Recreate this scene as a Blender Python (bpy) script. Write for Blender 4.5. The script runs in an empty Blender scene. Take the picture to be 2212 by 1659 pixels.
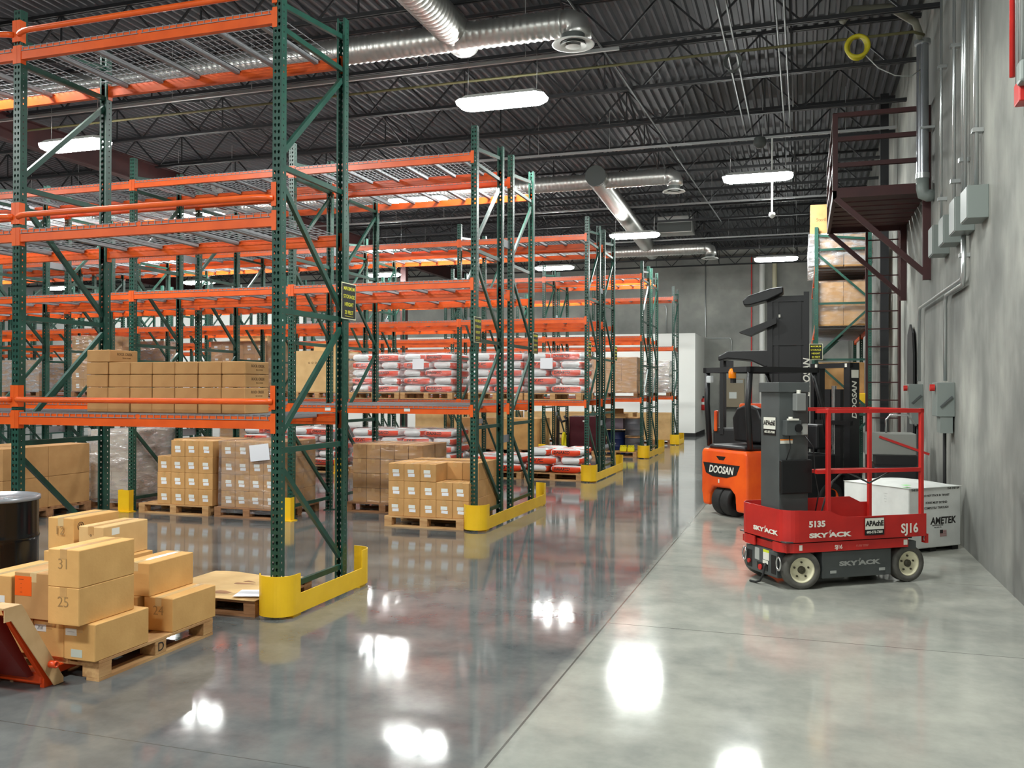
import bpy, bmesh, math, random
from mathutils import Vector, Matrix
S = bpy.context.scene
PI = math.pi
R = math.radians
# ---------------------------------------------------------------- camera, world, exposure
cd = bpy.data.cameras.new('camera'); cam = bpy.data.objects.new('camera', cd)
S.collection.objects.link(cam); S.camera = cam
cd.sensor_fit = 'HORIZONTAL'; cd.sensor_width = 36.0; cd.lens = 1922.5 / 2212 * 36.0
cd.clip_start = 0.05; cd.clip_end = 200
CYAW, CPIT, CROL = .3148, .0057, .003
Fv = Vector((-math.sin(CYAW) * math.cos(CPIT), math.cos(CYAW) * math.cos(CPIT), math.sin(CPIT)))
Rv = Vector((math.cos(CYAW), math.sin(CYAW), 0)); Uv = Rv.cross(Fv)
M = Matrix((Rv, Uv, -Fv)).transposed().to_4x4()
cam.matrix_world = Matrix.Translation((0, 0, 1.69)) @ M @ Matrix.Rotation(CROL, 4, 'Z')
w = bpy.data.worlds.new('world'); S.world = w; w.use_nodes = True
w.node_tree.nodes['Background'].inputs[0].default_value = (.03, .03, .032, 1)
w.node_tree.nodes['Background'].inputs[1].default_value = 1.0
S.view_settings.view_transform = 'Standard'; S.view_settings.look = 'None'
S.view_settings.gamma = 1; S.view_settings.use_curve_mapping = False
S.view_settings.exposure = 0.0
LAMP = 178.0     # strength of the lamp diffusers
S.cycles.max_bounces = 6; S.cycles.diffuse_bounces = 4; S.cycles.glossy_bounces = 4; S.cycles.transparent_max_bounces = 12
S.cycles.use_denoising = True

# ---------------------------------------------------------------- helpers
col = S.collection
def tag(o, label=None, cat=None, group=None, kind=None):
    if label: o['label'] = label
    if cat: o['category'] = cat
    if group: o['group'] = group
    if kind: o['kind'] = kind
    return o
def empty(name, loc=(0, 0, 0), rz=0, label=None, cat=None, group=None):
    o = bpy.data.objects.new(name, None); col.objects.link(o)
    o.location = loc; o.rotation_euler = (0, 0, rz); o.empty_display_size = .1
    return tag(o, label, cat, group)
class MB:
    def __init__(s): s.v = []; s.f = []; s.sm = []
    def add(s, vs, fs, sm=False):
        n = len(s.v); s.v += [tuple(v) for v in vs]; s.f += [tuple(i + n for i in f) for f in fs]; s.sm += [sm] * len(fs)
        return s
    def box(s, x0, x1, y0, y1, z0, z1, T=None):
        vs = [Vector(p) for p in ((x0,y0,z0),(x1,y0,z0),(x1,y1,z0),(x0,y1,z0),(x0,y0,z1),(x1,y0,z1),(x1,y1,z1),(x0,y1,z1))]
        if T is not None: vs = [T @ v for v in vs]
        return s.add(vs, [(0,3,2,1),(4,5,6,7),(0,1,5,4),(1,2,6,5),(2,3,7,6),(3,0,4,7)])
    def bar(s, p, q, a, b=None, up=(0, 0, 1)):
        b = b or a; p = Vector(p); q = Vector(q); d = q - p; L = d.length
        if L < 1e-6: return s
        d.normalize(); u = Vector(up)
        if abs(d.dot(u)) > .99: u = Vector((0, 1, 0))
        x = d.cross(u).normalized(); y = x.cross(d)
        vs = [c + x * i * a / 2 + y * j * b / 2 for c in (p, q) for i, j in ((-1,-1),(1,-1),(1,1),(-1,1))]
        return s.add(vs, [(0,1,2,3),(7,6,5,4),(0,4,5,1),(1,5,6,2),(2,6,7,3),(3,7,4,0)])
    def cyl(s, p, q, r, r2=None, n=16, cap=True):
        r2 = r if r2 is None else r2; p = Vector(p); q = Vector(q); d = (q - p).normalized()
        u = Vector((0, 0, 1)) if abs(d.z) < .9 else Vector((0, 1, 0))
        x = d.cross(u).normalized(); y = x.cross(d)
        vs = [p + (x * math.cos(2*PI*i/n) + y * math.sin(2*PI*i/n)) * r for i in range(n)]
        vs += [q + (x * math.cos(2*PI*i/n) + y * math.sin(2*PI*i/n)) * r2 for i in range(n)]
        s.add(vs, [(i, n + i, n + (i+1) % n, (i+1) % n) for i in range(n)], True)
        if cap: s.add(vs, [tuple(range(n)), tuple(range(2*n-1, n-1, -1))])
        return s
    def tube(s, pts, r, n=8, closed=False):
        pts = [Vector(p) for p in pts]; m = len(pts); vs = []; px = None
        rr = r if isinstance(r, (list, tuple)) else [r] * m
        for k, p in enumerate(pts):
            if closed: d = pts[(k+1) % m] - pts[k-1]
            else: d = pts[min(k+1, m-1)] - pts[max(k-1, 0)]
            d.normalize()
            if px is None:
                u = Vector((0, 0, 1)) if abs(d.z) < .9 else Vector((0, 1, 0)); px = d.cross(u).normalized()
            px = (px - d * px.dot(d)).normalized(); y = d.cross(px)
            vs += [p + (px * math.cos(2*PI*i/n) + y * math.sin(2*PI*i/n)) * rr[k] for i in range(n)]
        fs = [(k*n+i, k*n+(i+1) % n, (k+1)*n+(i+1) % n, (k+1)*n+i) for k in range(m-1) for i in range(n)]
        if closed: fs += [((m-1)*n+i, (m-1)*n+(i+1) % n, (i+1) % n, i) for i in range(n)]
        else: fs += [tuple(range(n-1, -1, -1)), tuple(range((m-1)*n, m*n))]
        return s.add(vs, fs, True)
    def prism(s, poly, h, axis='z', o=0.0, sm=False):
        """poly 2-D outline, extruded from o to o+h along axis (x: poly is y,z; y: poly is x,z; z: poly is x,y)"""
        n = len(poly)
        def P(a, b, c): return {'x': (c, a, b), 'y': (a, c, b), 'z': (a, b, c)}[axis]
        vs = [P(a, b, o) for a, b in poly] + [P(a, b, o + h) for a, b in poly]
        s.add(vs, [tuple(range(n)), tuple(range(2*n-1, n-1, -1))])
        return s.add(vs, [(i, n+i, n+(i+1) % n, (i+1) % n) for i in range(n)], sm)
    def sheet(s, path, z0, z1, t=.005):
        """vertical bent plate following a plan path; z0/z1 numbers or lists"""
        n = len(path); Z0 = z0 if isinstance(z0, list) else [z0] * n; Z1 = z1 if isinstance(z1, list) else [z1] * n
        P = [Vector((p[0], p[1])) for p in path]; off = []
        for i in range(n):
            d = (P[min(i+1, n-1)] - P[max(i-1, 0)]).normalized(); off.append(Vector((-d.y, d.x)) * t)
        vs = []
        for i in range(n):
            a = P[i]; b = P[i] + off[i]
            vs += [(a.x, a.y, Z0[i]), (a.x, a.y, Z1[i]), (b.x, b.y, Z1[i]), (b.x, b.y, Z0[i])]
        fs = [(4*i+j, 4*i+(j+1) % 4, 4*i+4+(j+1) % 4, 4*i+4+j) for i in range(n-1) for j in range(4)]
        fs += [(0,3,2,1), tuple(4*(n-1)+j for j in range(4))]
        return s.add(vs, fs)
    def lathe(s, prof, n=32, T=None, cap=True):
        vs = []
        for r, z in prof:
            vs += [Vector((r * math.cos(2*PI*i/n), r * math.sin(2*PI*i/n), z)) for i in range(n)]
        if T is not None: vs = [T @ v for v in vs]
        m = len(prof)
        s.add(vs, [(k*n+i, k*n+(i+1) % n, (k+1)*n+(i+1) % n, (k+1)*n+i) for k in range(m-1) for i in range(n)], True)
        if cap: s.add(vs, [tuple(range(n-1, -1, -1)), tuple(range((m-1)*n, m*n))])
        return s
    def mesh(s, name, m, bevel=0, seg=2, recalc=True):
        me = bpy.data.meshes.new(name); me.from_pydata(s.v, [], s.f)
        for p, k in zip(me.polygons, s.sm): p.use_smooth = k
        if bevel or recalc:
            bm = bmesh.new(); bm.from_mesh(me)
            if bevel:
                bmesh.ops.remove_doubles(bm, verts=bm.verts, dist=1e-5)
                es = [e for e in bm.edges if len(e.link_faces) == 2 and e.calc_face_angle(0) > .5]
                bmesh.ops.bevel(bm, geom=es, offset=bevel, segments=seg, affect='EDGES', profile=.5)
            bmesh.ops.recalc_face_normals(bm, faces=bm.faces)
            bm.to_mesh(me); bm.free()
        me.materials.append(m)
        return me
    def build(s, name, m, parent=None, loc=None, rz=None, bevel=0, seg=2, recalc=True):
        return inst(name, s.mesh(name, m, bevel, seg, recalc), parent, loc, rz)
def inst(name, me, parent=None, loc=None, rz=None):
    o = bpy.data.objects.new(name, me); col.objects.link(o)
    if parent: o.parent = parent
    if loc: o.location = loc
    if rz is not None: o.rotation_euler = (0, 0, rz)
    return o
def kids(o): return [c for c in col.objects if c.parent == o]
def dup(o, loc, rz=None, label=None, group=None, ch=None):
    r = o.copy(); col.objects.link(r); r.location = loc
    if rz is not None: r.rotation_euler = (0, 0, rz)
    if label: r['label'] = label
    if group: r['group'] = group
    def rec(a, b):
        for c in list(a.children):
            d = c.copy(); col.objects.link(d); d.parent = b; rec(c, d)
    rec(o, r)
    return r
_txt = {}
def text(s, size, m, parent, loc, rot, name='lettering', ext=.0006, sx=1.0, bold=0, shear=0, spacing=1.0, align='CENTER'):
    k = (s, size, m.name, sx, bold, shear, spacing, align)
    if k not in _txt:
        c = bpy.data.curves.new('lettering', 'FONT'); c.body = s; c.size = size; c.extrude = ext
        c.offset = bold; c.shear = shear; c.space_character = spacing; c.align_x = align; c.align_y = 'CENTER'; c.resolution_u = 3
        t = bpy.data.objects.new('t', c); col.objects.link(t)
        dg = bpy.context.evaluated_depsgraph_get()
        me = bpy.data.meshes.new_from_object(t.evaluated_get(dg)); me.name = 'lettering'
        me.materials.clear(); me.materials.append(m)
        for v in me.vertices: v.co.x *= sx
        bpy.data.objects.remove(t); _txt[k] = me
    o = inst(name, _txt[k], parent, loc); o.rotation_euler = rot
    return o
# ---------------------------------------------------------------- materials
def mat(name, c, rough=.5, metal=0, c2=None, scale=8, detail=4, bump=0, bscale=40, spec=.5, rvar=0, stretch=(1, 1, 1), lo=.35, hi=.65, coat=0, coords='Object'):
    m = bpy.data.materials.new(name); m.use_nodes = True; nt = m.node_tree; N = nt.nodes; L = nt.links
    b = N['Principled BSDF']; b.inputs['Base Color'].default_value = (*c, 1); b.inputs['Roughness'].default_value = rough
    b.inputs['Metallic'].default_value = metal; b.inputs['Specular IOR Level'].default_value = spec
    if coat: b.inputs['Coat Weight'].default_value = coat; b.inputs['Coat Roughness'].default_value = .08
    if c2 or bump or rvar:
        tc = N.new('ShaderNodeTexCoord'); mp = N.new('ShaderNodeMapping'); mp.inputs['Scale'].default_value = stretch
        L.new(tc.outputs[coords], mp.inputs[0])
        n = N.new('ShaderNodeTexNoise'); n.inputs['Scale'].default_value = scale; n.inputs['Detail'].default_value = detail
        L.new(mp.outputs[0], n.inputs['Vector'])
        if c2:
            r = N.new('ShaderNodeValToRGB'); r.color_ramp.elements[0].position = lo; r.color_ramp.elements[1].position = hi
            r.color_ramp.elements[0].color = (*c, 1); r.color_ramp.elements[1].color = (*c2, 1)
            L.new(n.outputs['Fac'], r.inputs[0]); L.new(r.outputs[0], b.inputs['Base Color'])
        if rvar:
            mr = N.new('ShaderNodeMapRange'); mr.inputs[3].default_value = rough - rvar; mr.inputs[4].default_value = rough + rvar
            mr.inputs[1].default_value = .3; mr.inputs[2].default_value = .7
            L.new(n.outputs['Fac'], mr.inputs[0]); L.new(mr.outputs[0], b.inputs['Roughness'])
        if bump:
            n2 = N.new('ShaderNodeTexNoise'); n2.inputs['Scale'].default_value = bscale; n2.inputs['Detail'].default_value = 3
            L.new(mp.outputs[0], n2.inputs['Vector'])
            bp = N.new('ShaderNodeBump'); bp.inputs['Strength'].default_value = bump; bp.inputs['Distance'].default_value = .01
            L.new(n2.outputs['Fac'], bp.inputs['Height']); L.new(bp.outputs[0], b.inputs['Normal'])
    return m
def sr(r, g, b):
    f = lambda v: ((v/255 + .055) / 1.055) ** 2.4 if v > 10 else v / 255 / 12.92
    return (f(r), f(g), f(b))
m_green = mat('green_rack_paint', sr(36, 80, 67), .35, c2=sr(30, 68, 58), scale=6, spec=.5)
m_orange = mat('orange_beam_paint', sr(236, 98, 30), .38, c2=sr(222, 88, 26), scale=5)
m_galv = mat('galvanized_wire', sr(146, 148, 152), .5, .25)
m_yellow = mat('yellow_guard_paint', sr(250, 202, 38), .38, c2=sr(240, 190, 28), scale=4)
m_card = mat('cardboard', sr(220, 172, 106), .8, c2=sr(208, 160, 96), scale=5, bump=.08, bscale=60)
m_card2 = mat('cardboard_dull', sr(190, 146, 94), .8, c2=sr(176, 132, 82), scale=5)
m_card3 = mat('cardboard_pale', sr(220, 184, 128), .8, c2=sr(208, 170, 116), scale=5)
m_tape = mat('packing_tape', sr(192, 150, 96), .3, c2=sr(200, 158, 104), scale=20)
m_tapeshine = mat('clear_tape', sr(214, 186, 138), .12, spec=.8, bump=.3, bscale=25)
m_label = mat('paper_label', sr(226, 230, 226), .6)
m_paper = mat('white_paper', sr(232, 234, 240), .6)
m_ink = mat('black_ink', sr(40, 36, 34), .6)
m_inkbrown = mat('brown_ink', sr(112, 80, 46), .7)
m_wood = mat('pallet_wood', sr(206, 164, 112), .75, c2=sr(176, 130, 84), scale=3, stretch=(1, 8, 8))
m_wood2 = mat('pallet_wood_dark', sr(168, 122, 84), .8, c2=sr(140, 98, 64), scale=3, stretch=(1, 8, 8))
m_black = mat('black_paint', sr(18, 18, 20), .4)
m_rubber = mat('black_rubber', sr(30, 30, 30), .75)
m_greytyre = mat('grey_solid_tyre', sr(92, 90, 84), .8, c2=sr(76, 74, 70), scale=12)
m_white = mat('white_paint', sr(225, 226, 222), .55)
m_fruit = None
def concrete(name, cols, scale, stretch, rough, bump=.05, blot=.8):
    m = bpy.data.materials.new(name); m.use_nodes = True; N = m.node_tree.nodes; L = m.node_tree.links; b = N['Principled BSDF']
    tc = N.new('ShaderNodeTexCoord'); mp = N.new('ShaderNodeMapping'); mp.inputs['Scale'].default_value = stretch; L.new(tc.outputs['Object'], mp.inputs[0])
    n1 = N.new('ShaderNodeTexNoise'); n1.inputs['Scale'].default_value = scale; n1.inputs['Detail'].default_value = 7; n1.inputs['Roughness'].default_value = .62
    L.new(mp.outputs[0], n1.inputs['Vector'])
    n2 = N.new('ShaderNodeTexNoise'); n2.inputs['Scale'].default_value = blot; n2.inputs['Detail'].default_value = 3; L.new(tc.outputs['Object'], n2.inputs['Vector'])
    ad = N.new('ShaderNodeMath'); ad.operation = 'ADD'; L.new(n1.outputs['Fac'], ad.inputs[0]); L.new(n2.outputs['Fac'], ad.inputs[1])
    ha = N.new('ShaderNodeMath'); ha.operation = 'MULTIPLY'; ha.inputs[1].default_value = .5; L.new(ad.outputs[0], ha.inputs[0])
    r = N.new('ShaderNodeValToRGB'); e = r.color_ramp.elements
    e[0].position = .34; e[0].color = (*cols[0], 1); e[1].position = .66; e[1].color = (*cols[2], 1)
    k = e.new(.5); k.color = (*cols[1], 1)
    L.new(ha.outputs[0], r.inputs[0]); L.new(r.outputs[0], b.inputs['Base Color']); b.inputs['Roughness'].default_value = rough
    bp = N.new('ShaderNodeBump'); bp.inputs['Strength'].default_value = bump; bp.inputs['Distance'].default_value = .02
    L.new(n1.outputs['Fac'], bp.inputs['Height']); L.new(bp.outputs[0], b.inputs['Normal'])
    return m
m_cwall = concrete('concrete_wall', (sr(92, 93, 90), sr(124, 125, 120), sr(168, 168, 160)), 1.3, (1, .8, .42), .85)
m_cwall2 = concrete('concrete_back_wall', (sr(124, 125, 122), sr(148, 149, 144), sr(176, 176, 168)), .6, (1, 1, 1), .85)
# polished floor: dark polished slab left of the joint, paler drier slab to its right
def floor_mat():
    m = bpy.data.materials.new('polished_concrete'); m.use_nodes = True; N = m.node_tree.nodes; L = m.node_tree.links; b = N['Principled BSDF']
    tc = N.new('ShaderNodeTexCoord'); sp = N.new('ShaderNodeSeparateXYZ'); L.new(tc.outputs['Object'], sp.inputs[0])
    def noise(s, d, r=.55):
        n = N.new('ShaderNodeTexNoise'); n.inputs['Scale'].default_value = s; n.inputs['Detail'].default_value = d; n.inputs['Roughness'].default_value = r
        L.new(tc.outputs['Object'], n.inputs['Vector']); return n.outputs['Fac']
    def math_(op, a, b_=None, c=None):
        n = N.new('ShaderNodeMath'); n.operation = op
        for i, v in enumerate((a, b_, c)):
            if v is None: continue
            if isinstance(v, (int, float)): n.inputs[i].default_value = v
            else: L.new(v, n.inputs[i])
        return n.outputs[0]
    def ramp(f, p0, c0, p1, c1):
        r = N.new('ShaderNodeValToRGB'); e = r.color_ramp.elements; e[0].position = p0; e[1].position = p1; e[0].color = (*c0, 1); e[1].color = (*c1, 1)
        L.new(f, r.inputs[0]); return r.outputs[0]
    nn = math_('MULTIPLY', math_('ADD', noise(.55, 6, .6), noise(2.6, 5, .65)), .5)
    ca = ramp(nn, .38, sr(82, 85, 87), .62, sr(116, 118, 116))
    cb = ramp(nn, .38, sr(138, 140, 134), .62, sr(172, 172, 162))
    wob = math_('MULTIPLY', math_('SUBTRACT', noise(3, 3), .5), .10)
    xx = math_('ADD', sp.outputs[0], wob)
    side = math_('MULTIPLY_ADD', math_('SUBTRACT', xx, -1.36), 9.0, .5); 
    cl = N.new('ShaderNodeClamp'); L.new(side, cl.inputs[0])
    mx = N.new('ShaderNodeMix'); mx.data_type = 'RGBA'; L.new(cl.outputs[0], mx.inputs[0]); L.new(ca, mx.inputs[6]); L.new(cb, mx.inputs[7])
    # saw-cut joints
    def joint(v, at, wd=.008):
        return math_('LESS_THAN', math_('ABSOLUTE', math_('SUBTRACT', v, at)), wd)
    right = math_('GREATER_THAN', sp.outputs[0], -1.33)
    j = joint(sp.outputs[0], -1.34, .006)
    for yy in (6.35, 13.6, 20.9): j = math_('MAXIMUM', j, math_('MULTIPLY', joint(sp.outputs[1], yy, .005), right))
    for yy in (3.5, 8.6, 14.1, 20): j = math_('MAXIMUM', j, joint(sp.outputs[1], yy, .003))
    m2 = N.new('ShaderNodeMix'); m2.data_type = 'RGBA'; L.new(math_('MULTIPLY', j, .75), m2.inputs[0]); L.new(mx.outputs[2], m2.inputs[6]); m2.inputs[7].default_value = (*sr(70, 68, 64), 1)
    L.new(m2.outputs[2], b.inputs['Base Color'])
    mr = N.new('ShaderNodeMapRange'); mr.inputs[1].default_value = .35; mr.inputs[2].default_value = .65; mr.inputs[3].default_value = .05; mr.inputs[4].default_value = .11
    L.new(nn, mr.inputs[0]); L.new(math_('ADD', mr.outputs[0], math_('MULTIPLY', cl.outputs[0], .02)), b.inputs['Roughness'])
    b.inputs['Specular IOR Level'].default_value = .5
    bp = N.new('ShaderNodeBump'); bp.inputs['Strength'].default_value = .012; bp.inputs['Distance'].default_value = .02
    L.new(noise(3.5, 2), bp.inputs['Height']); L.new(bp.outputs[0], b.inputs['Normal'])
    return m
m_floor = floor_mat()
m_deck = mat('painted_roof_deck', sr(88, 89, 93), .6, .1)
m_steel = mat('dark_joist_paint', sr(30, 31, 34), .6)
m_maroon = mat('maroon_primer', sr(68, 28, 27), .6, c2=sr(56, 23, 24), scale=3)
m_conduit = mat('galvanized_conduit', sr(196, 200, 200), .28, .75); m_roofpipe = mat('dusty_roof_pipe', sr(84, 86, 86), .5, .4); m_stk = mat('dull_strut_steel', sr(176, 178, 178), .4, .4)
m_duct = mat('spiral_duct_metal', sr(190, 190, 186), .36, .85, rvar=.06, scale=3)
m_dgrey = mat('dark_grey_disc', sr(78, 82, 80), .6)
m_lamp = bpy.data.materials.new('lamp_diffuser_light'); m_lamp.use_nodes = True
_b = m_lamp.node_tree.nodes['Principled BSDF']; _b.inputs['Emission Color'].default_value = (.965, 1.0, .965, 1); _b.inputs['Emission Strength'].default_value = LAMP

# ---------------------------------------------------------------- room
XW, YB, XL, Y0, ZD = 1.66, 35.6, -36.0, -9.0, 7.22
def st(name, mb, m, **k): return tag(mb.build(name, m, **k), kind='structure')
st('floor', MB().box(XL, XW + .3, Y0, YB + .3, -.2, 0), m_floor)
st('wall_right', MB().box(XW, XW + .25, Y0, YB, 0, 8), m_cwall)
st('wall_back', MB().box(XL, XW + .25, YB, YB + .25, 0, 8), m_cwall2)
st('wall_left', MB().box(XL - .2, XL, Y0, YB, 0, 8), m_white)
st('wall_front', MB().box(XL, XW + .25, Y0 - .2, Y0, 0, 8), m_cwall2)
pw = MB().box(-19.4, -3.64, 32.4, YB, 0, 3.72)
st('wall_partition', pw, m_white)
st('wall_partition', MB().box(XL, -19.4, 32.1, YB, 0, 4.95), m_white)
st('baseboard_partition', MB().box(-19.4, -3.625, 32.385, 32.4, 0, .13).box(-3.64, -3.625, 32.4, YB, 0, .13), m_rubber)
# corrugated roof deck, ribs along Y
mb = MB(); x = XL; zt = ZD; vs = []; pitch = .152
prof = []
while x < XW + .1:
    prof += [(x, zt), (x + .035, zt), (x + .055, zt + .055), (x + .132, zt + .055)]; x += pitch
n = len(prof)
mb.add([(a, Y0, b) for a, b in prof] + [(a, YB + .1, b) for a, b in prof], [(i, i+1, n+i+1, n+i) for i in range(n-1)])
st('ceiling', mb, m_deck, recalc=False)
st('ceiling', MB().box(XL, XW + .3, Y0, YB + .3, ZD + .2, ZD + .3), m_steel)
# bar joists along X
def joist_mesh():
    b = MB(); x0, x1 = XL, XW; zb, zt = 6.52, ZD - .03
    for z in (zb, zt - .03):
        b.box(x0, x1, -.04, -.012, z, z + .05).box(x0, x1, .012, .04, z, z + .05)
    x = x0; k = 0; step = .61
    while x + step < x1:
        b.bar((x, 0, zb + .03 if k % 2 else zt - .02), (x + step, 0, zt - .02 if k % 2 else zb + .03), .026)
        if k % 2: b.bar((x + step, 0, zb + .03), (x + step, 0, zt - .02), .02) if k % 4 == 1 else None
        x += step; k += 1
    return b.mesh('roof_joist', m_steel, recalc=False)
jm = joist_mesh(); y = 12.3 - 1.92 * 11; k = 0
while y < YB - .2:
    if y > Y0: tag(inst('roof_joist', jm, None, (0, y, 0)), kind='structure')
    y += 1.92
# X bridging between joists and bridging lines along Y
jb = []
for xb in (-30.5, -25.3, -20.1, -16.2, -10.9, -7.6, -3.1, -.2):
    b = MB(); y = 12.3 - 1.92 * 11
    while y < YB - 1.9:
        if y > Y0:
            b.bar((xb, y, 6.55), (xb, y + 1.92, 7.15), .025); b.bar((xb + .05, y, 7.15), (xb + .05, y + 1.92, 6.55), .025)
        y += 1.92
    st('roof_bridging', b, m_steel, recalc=False)
# maroon girders along Y with columns
for gx in (-13.5, -26.5):
    b = MB(); b.box(gx - .1, gx + .1, Y0, YB, 6.1, 6.12).box(gx - .008, gx + .008, Y0, YB, 6.1, 6.56).box(gx - .1, gx + .1, Y0, YB, 6.55, 6.57)
    st('roof_girder', b, m_maroon)
for gx, gy in ((-13.5, 29.0), (-26.5, 29.0), (-26.5, 17.5), (-13.5, 7.9)):
    st('column', MB().box(gx - .1, gx + .1, gy - .1, gy + .1, 0, 6.1).box(gx - .2, gx + .2, gy - .2, gy + .2, 0, .03), m_maroon)

# ---------------------------------------------------------------- high-bay lamps on struts
def lamp_proto():
    t = empty('high_bay_lamp', (0, 0, 0), 0, 'x', 'lamp')
    L, W = 1.24, .40
    def ring(l, w_, z, c=.09): return [(-l/2 + c, -w_/2, z), (l/2 - c, -w_/2, z), (l/2, -w_/2 + c, z), (l/2, w_/2 - c, z), (l/2 - c, w_/2, z), (-l/2 + c, w_/2, z), (-l/2, w_/2 - c, z), (-l/2, -w_/2 + c, z)]
    b = MB(); vs = ring(L, W, .0) + ring(L + .03, W + .03, .05) + ring(L - .1, W - .14, .12)
    fs = [(8*k+i, 8*k+(i+1) % 8, 8*k+8+(i+1) % 8, 8*k+8+i) for k in (1,) for i in range(8)] + [tuple(range(23, 15, -1))]
    b.add(vs, fs); b.build('housing', m_white, t, recalc=False)
    d = MB(); d.add(ring(L - .12, W - .12, -.035, .07) + ring(L, W, 0) + ring(L + .03, W + .03, .05), [tuple(range(7, -1, -1))] + [(8*k+i, 8*k+(i+1) % 8, 8*k+8+(i+1) % 8, 8*k+8+i) for k in (0, 1) for i in range(8)])
    d.build('diffuser', m_lamp, t)
    for x in (-.5, .5):
        MB().tube([(x, 0, .11), (x + .01, 0, .45), (x, 0, .735)], .005, 5).build('hanging_cable', m_conduit, t)
    return t
LZ = 5.63
lamp_xy = [(-3.94, 11.6), (-.79, 17.2), (-4.1, 22.75), (-.75, 28.1),
 (-11.3, 11.6), (-7.7, 17.2), (-13.2, 17.2), (-11.2, 22.75), (-7.7, 28.1), (-13.9, 28.1), (-18.9, 22.75), (-28.2, 28.1), (-20.6, 17.2), (-19, 11.6),
 (-8.0, 6.2), (-.8, 6.2), (-4.1, .9), (-15, 6.2), (-11.6, .9), (-21.5, 28.1), (-26.5, 22.75), (-.8, -4.4), (-8.0, -4.4)]  # last two are unseen lamps, added as fill on faces towards the camera
ROWW = {-4: 'added behind the camera for fill', 1: 'right above the camera', 6: 'over the nearest rack', 12: 'beside the nearest diffuser', 17: 'level with the wall platform', 23: 'beyond the duct end disc', 28: 'nearest the back wall'}
ORDN = ['first', 'second', 'third', 'fourth', 'fifth', 'sixth']
lp = lamp_proto(); first = True
def lamp_label(x, y):
    return {(-3.94, 11.6): 'bright hanging lamp nearest the camera, above the second rack row end post',
     (-.79, 17.2): 'bright hanging lamp left of the maroon platform with a thin white pole below it',
     (-4.1, 22.75): 'bright hanging lamp overlapping the second round duct beyond the red duct end',
     (-.75, 28.1): 'farthest hanging lamp over the right aisle, above the black forklift mast',
     (-11.3, 11.6): 'large glaring lamp at the upper left behind the nearest rack braces',
     (-7.7, 17.2): 'lamp seen glowing through the top wire deck of the second rack row',
     (-13.2, 17.2): 'lamp seen through the upper wire deck above the carton bay at left',
     (-11.2, 22.75): 'hanging lamp just under the far orange beams left of the nearest mid rack post',
     (-7.7, 28.1): 'small far lamp between the second and third rack row end posts',
     (-13.9, 28.1): 'small far lamp left of the far lamps, against the dark back wall',
     (-18.9, 22.75): 'small lamp below orange beams near the left third of the photo',
     (-28.2, 28.1): 'small lamp at far left low beside the leftmost rack post'}.get((x, y), 'white lamp, %s from the right wall, in the row %s' % (ORDN[sum(1 for p in lamp_xy if abs(p[1] - y) < .5 and p[0] >= x) - 1], ROWW[round(y)]))
for x, y in lamp_xy:
    if first: lp.location = (x, y, LZ); lp['label'] = lamp_label(x, y); lp['group'] = 'high bay lamps'; first = False
    else: dup(lp, (x, y, LZ), label=lamp_label(x, y))
for i, (y, x1) in enumerate(((.9, 1.6), (6.2, 1.6), (-4.4, 1.6), (11.6, -2.3), (17.2, 1.6), (22.75, 1.6), (28.1, 1.6))):
    sz = -.19 if y == 11.6 else 0; b = MB(); b.box(XL, x1, y - .02, y + .02, 6.37 + sz, 6.41 + sz)
    for k in range(26):
        if XL + .5 + k * 1.45 < x1: b.bar((XL + .5 + k * 1.45, y, 6.4 + sz), (XL + .5 + k * 1.45, y, 7.2), .008)
    tag(b.build('strut_channel', m_stk, recalc=False), ['steel strut channel over the near floor', 'steel strut channel carrying lamps straight above the first rack row', 'steel strut channel behind the camera', 'steel strut channel ending beside the round diffuser, carrying the nearest lamp', 'steel strut channel reaching the maroon platform, carrying the second lamp row', 'steel strut channel carrying the lamp beyond the duct end disc', 'farthest steel strut channel near the back wall'][i], 'strut')
# ---------------------------------------------------------------- pallet racks
XR = -3.79; BL = 2.513; PWD = .076; LV = (1.50, 3.03, 4.56); TOP = 4.86; DEP = 1.036
def post_mesh():
    b = MB(); n = 96; p = TOP / n
    def cell(P, u0, u1, v0, v1, cu, cv, hw, hh):
        rim = [(u0, v0), ((u0+u1)/2, v0), (u1, v0), (u1, (v0+v1)/2), (u1, v1), ((u0+u1)/2, v1), (u0, v1), (u0, (v0+v1)/2)]
        hole = [(cu - .5*hw, cv - hh), (cu, cv - hh*1.15), (cu + .5*hw, cv - hh), (cu + hw, cv + .15*hh), (cu + .75*hw, cv + .85*hh), (cu, cv + hh*1.1), (cu - .75*hw, cv + .85*hh), (cu - hw, cv + .15*hh)]
        b.add([P(*q) for q in rim] + [P(*q) for q in hole], [(i, (i+1) % 8, 8 + (i+1) % 8, 8 + i) for i in range(8)])
    for k in range(n):
        z0, z1 = k*p, k*p + p; zc = (z0 + z1) / 2
        for c, (a, d) in zip((.022, .054), ((0, .038), (.038, .076))):
            cell(lambda u, v: (u, 0, v), a, d, z0, z1, c, zc, .0105, .012)
        for xx in (0, .076):
            cell(lambda u, v: (xx, u, v), 0, .07, z0, z1, .03, zc, .006, .007)
    b.add([(0,.07,0),(.018,.07,0),(.018,.07,TOP),(0,.07,TOP)], [(0,1,2,3)]); b.add([(.058,.07,0),(.076,.07,0),(.076,.07,TOP),(.058,.07,TOP)], [(0,1,2,3)])
    b.box(-.02, .096, -.03, .09, 0, .01)
    return b.mesh('post', m_green, recalc=False)
PM = post_mesh()
def brace_mesh(y0, z0, y1, z1):
    b = MB(); b.bar((0, y0, z0), (0, y1, z1), .03, .042, up=(1, 0, 0) if abs(z1 - z0) > 2 else (0, 0, 1)); return b.mesh('brace', m_green)
ya, yb = .06, DEP - .06
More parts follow.
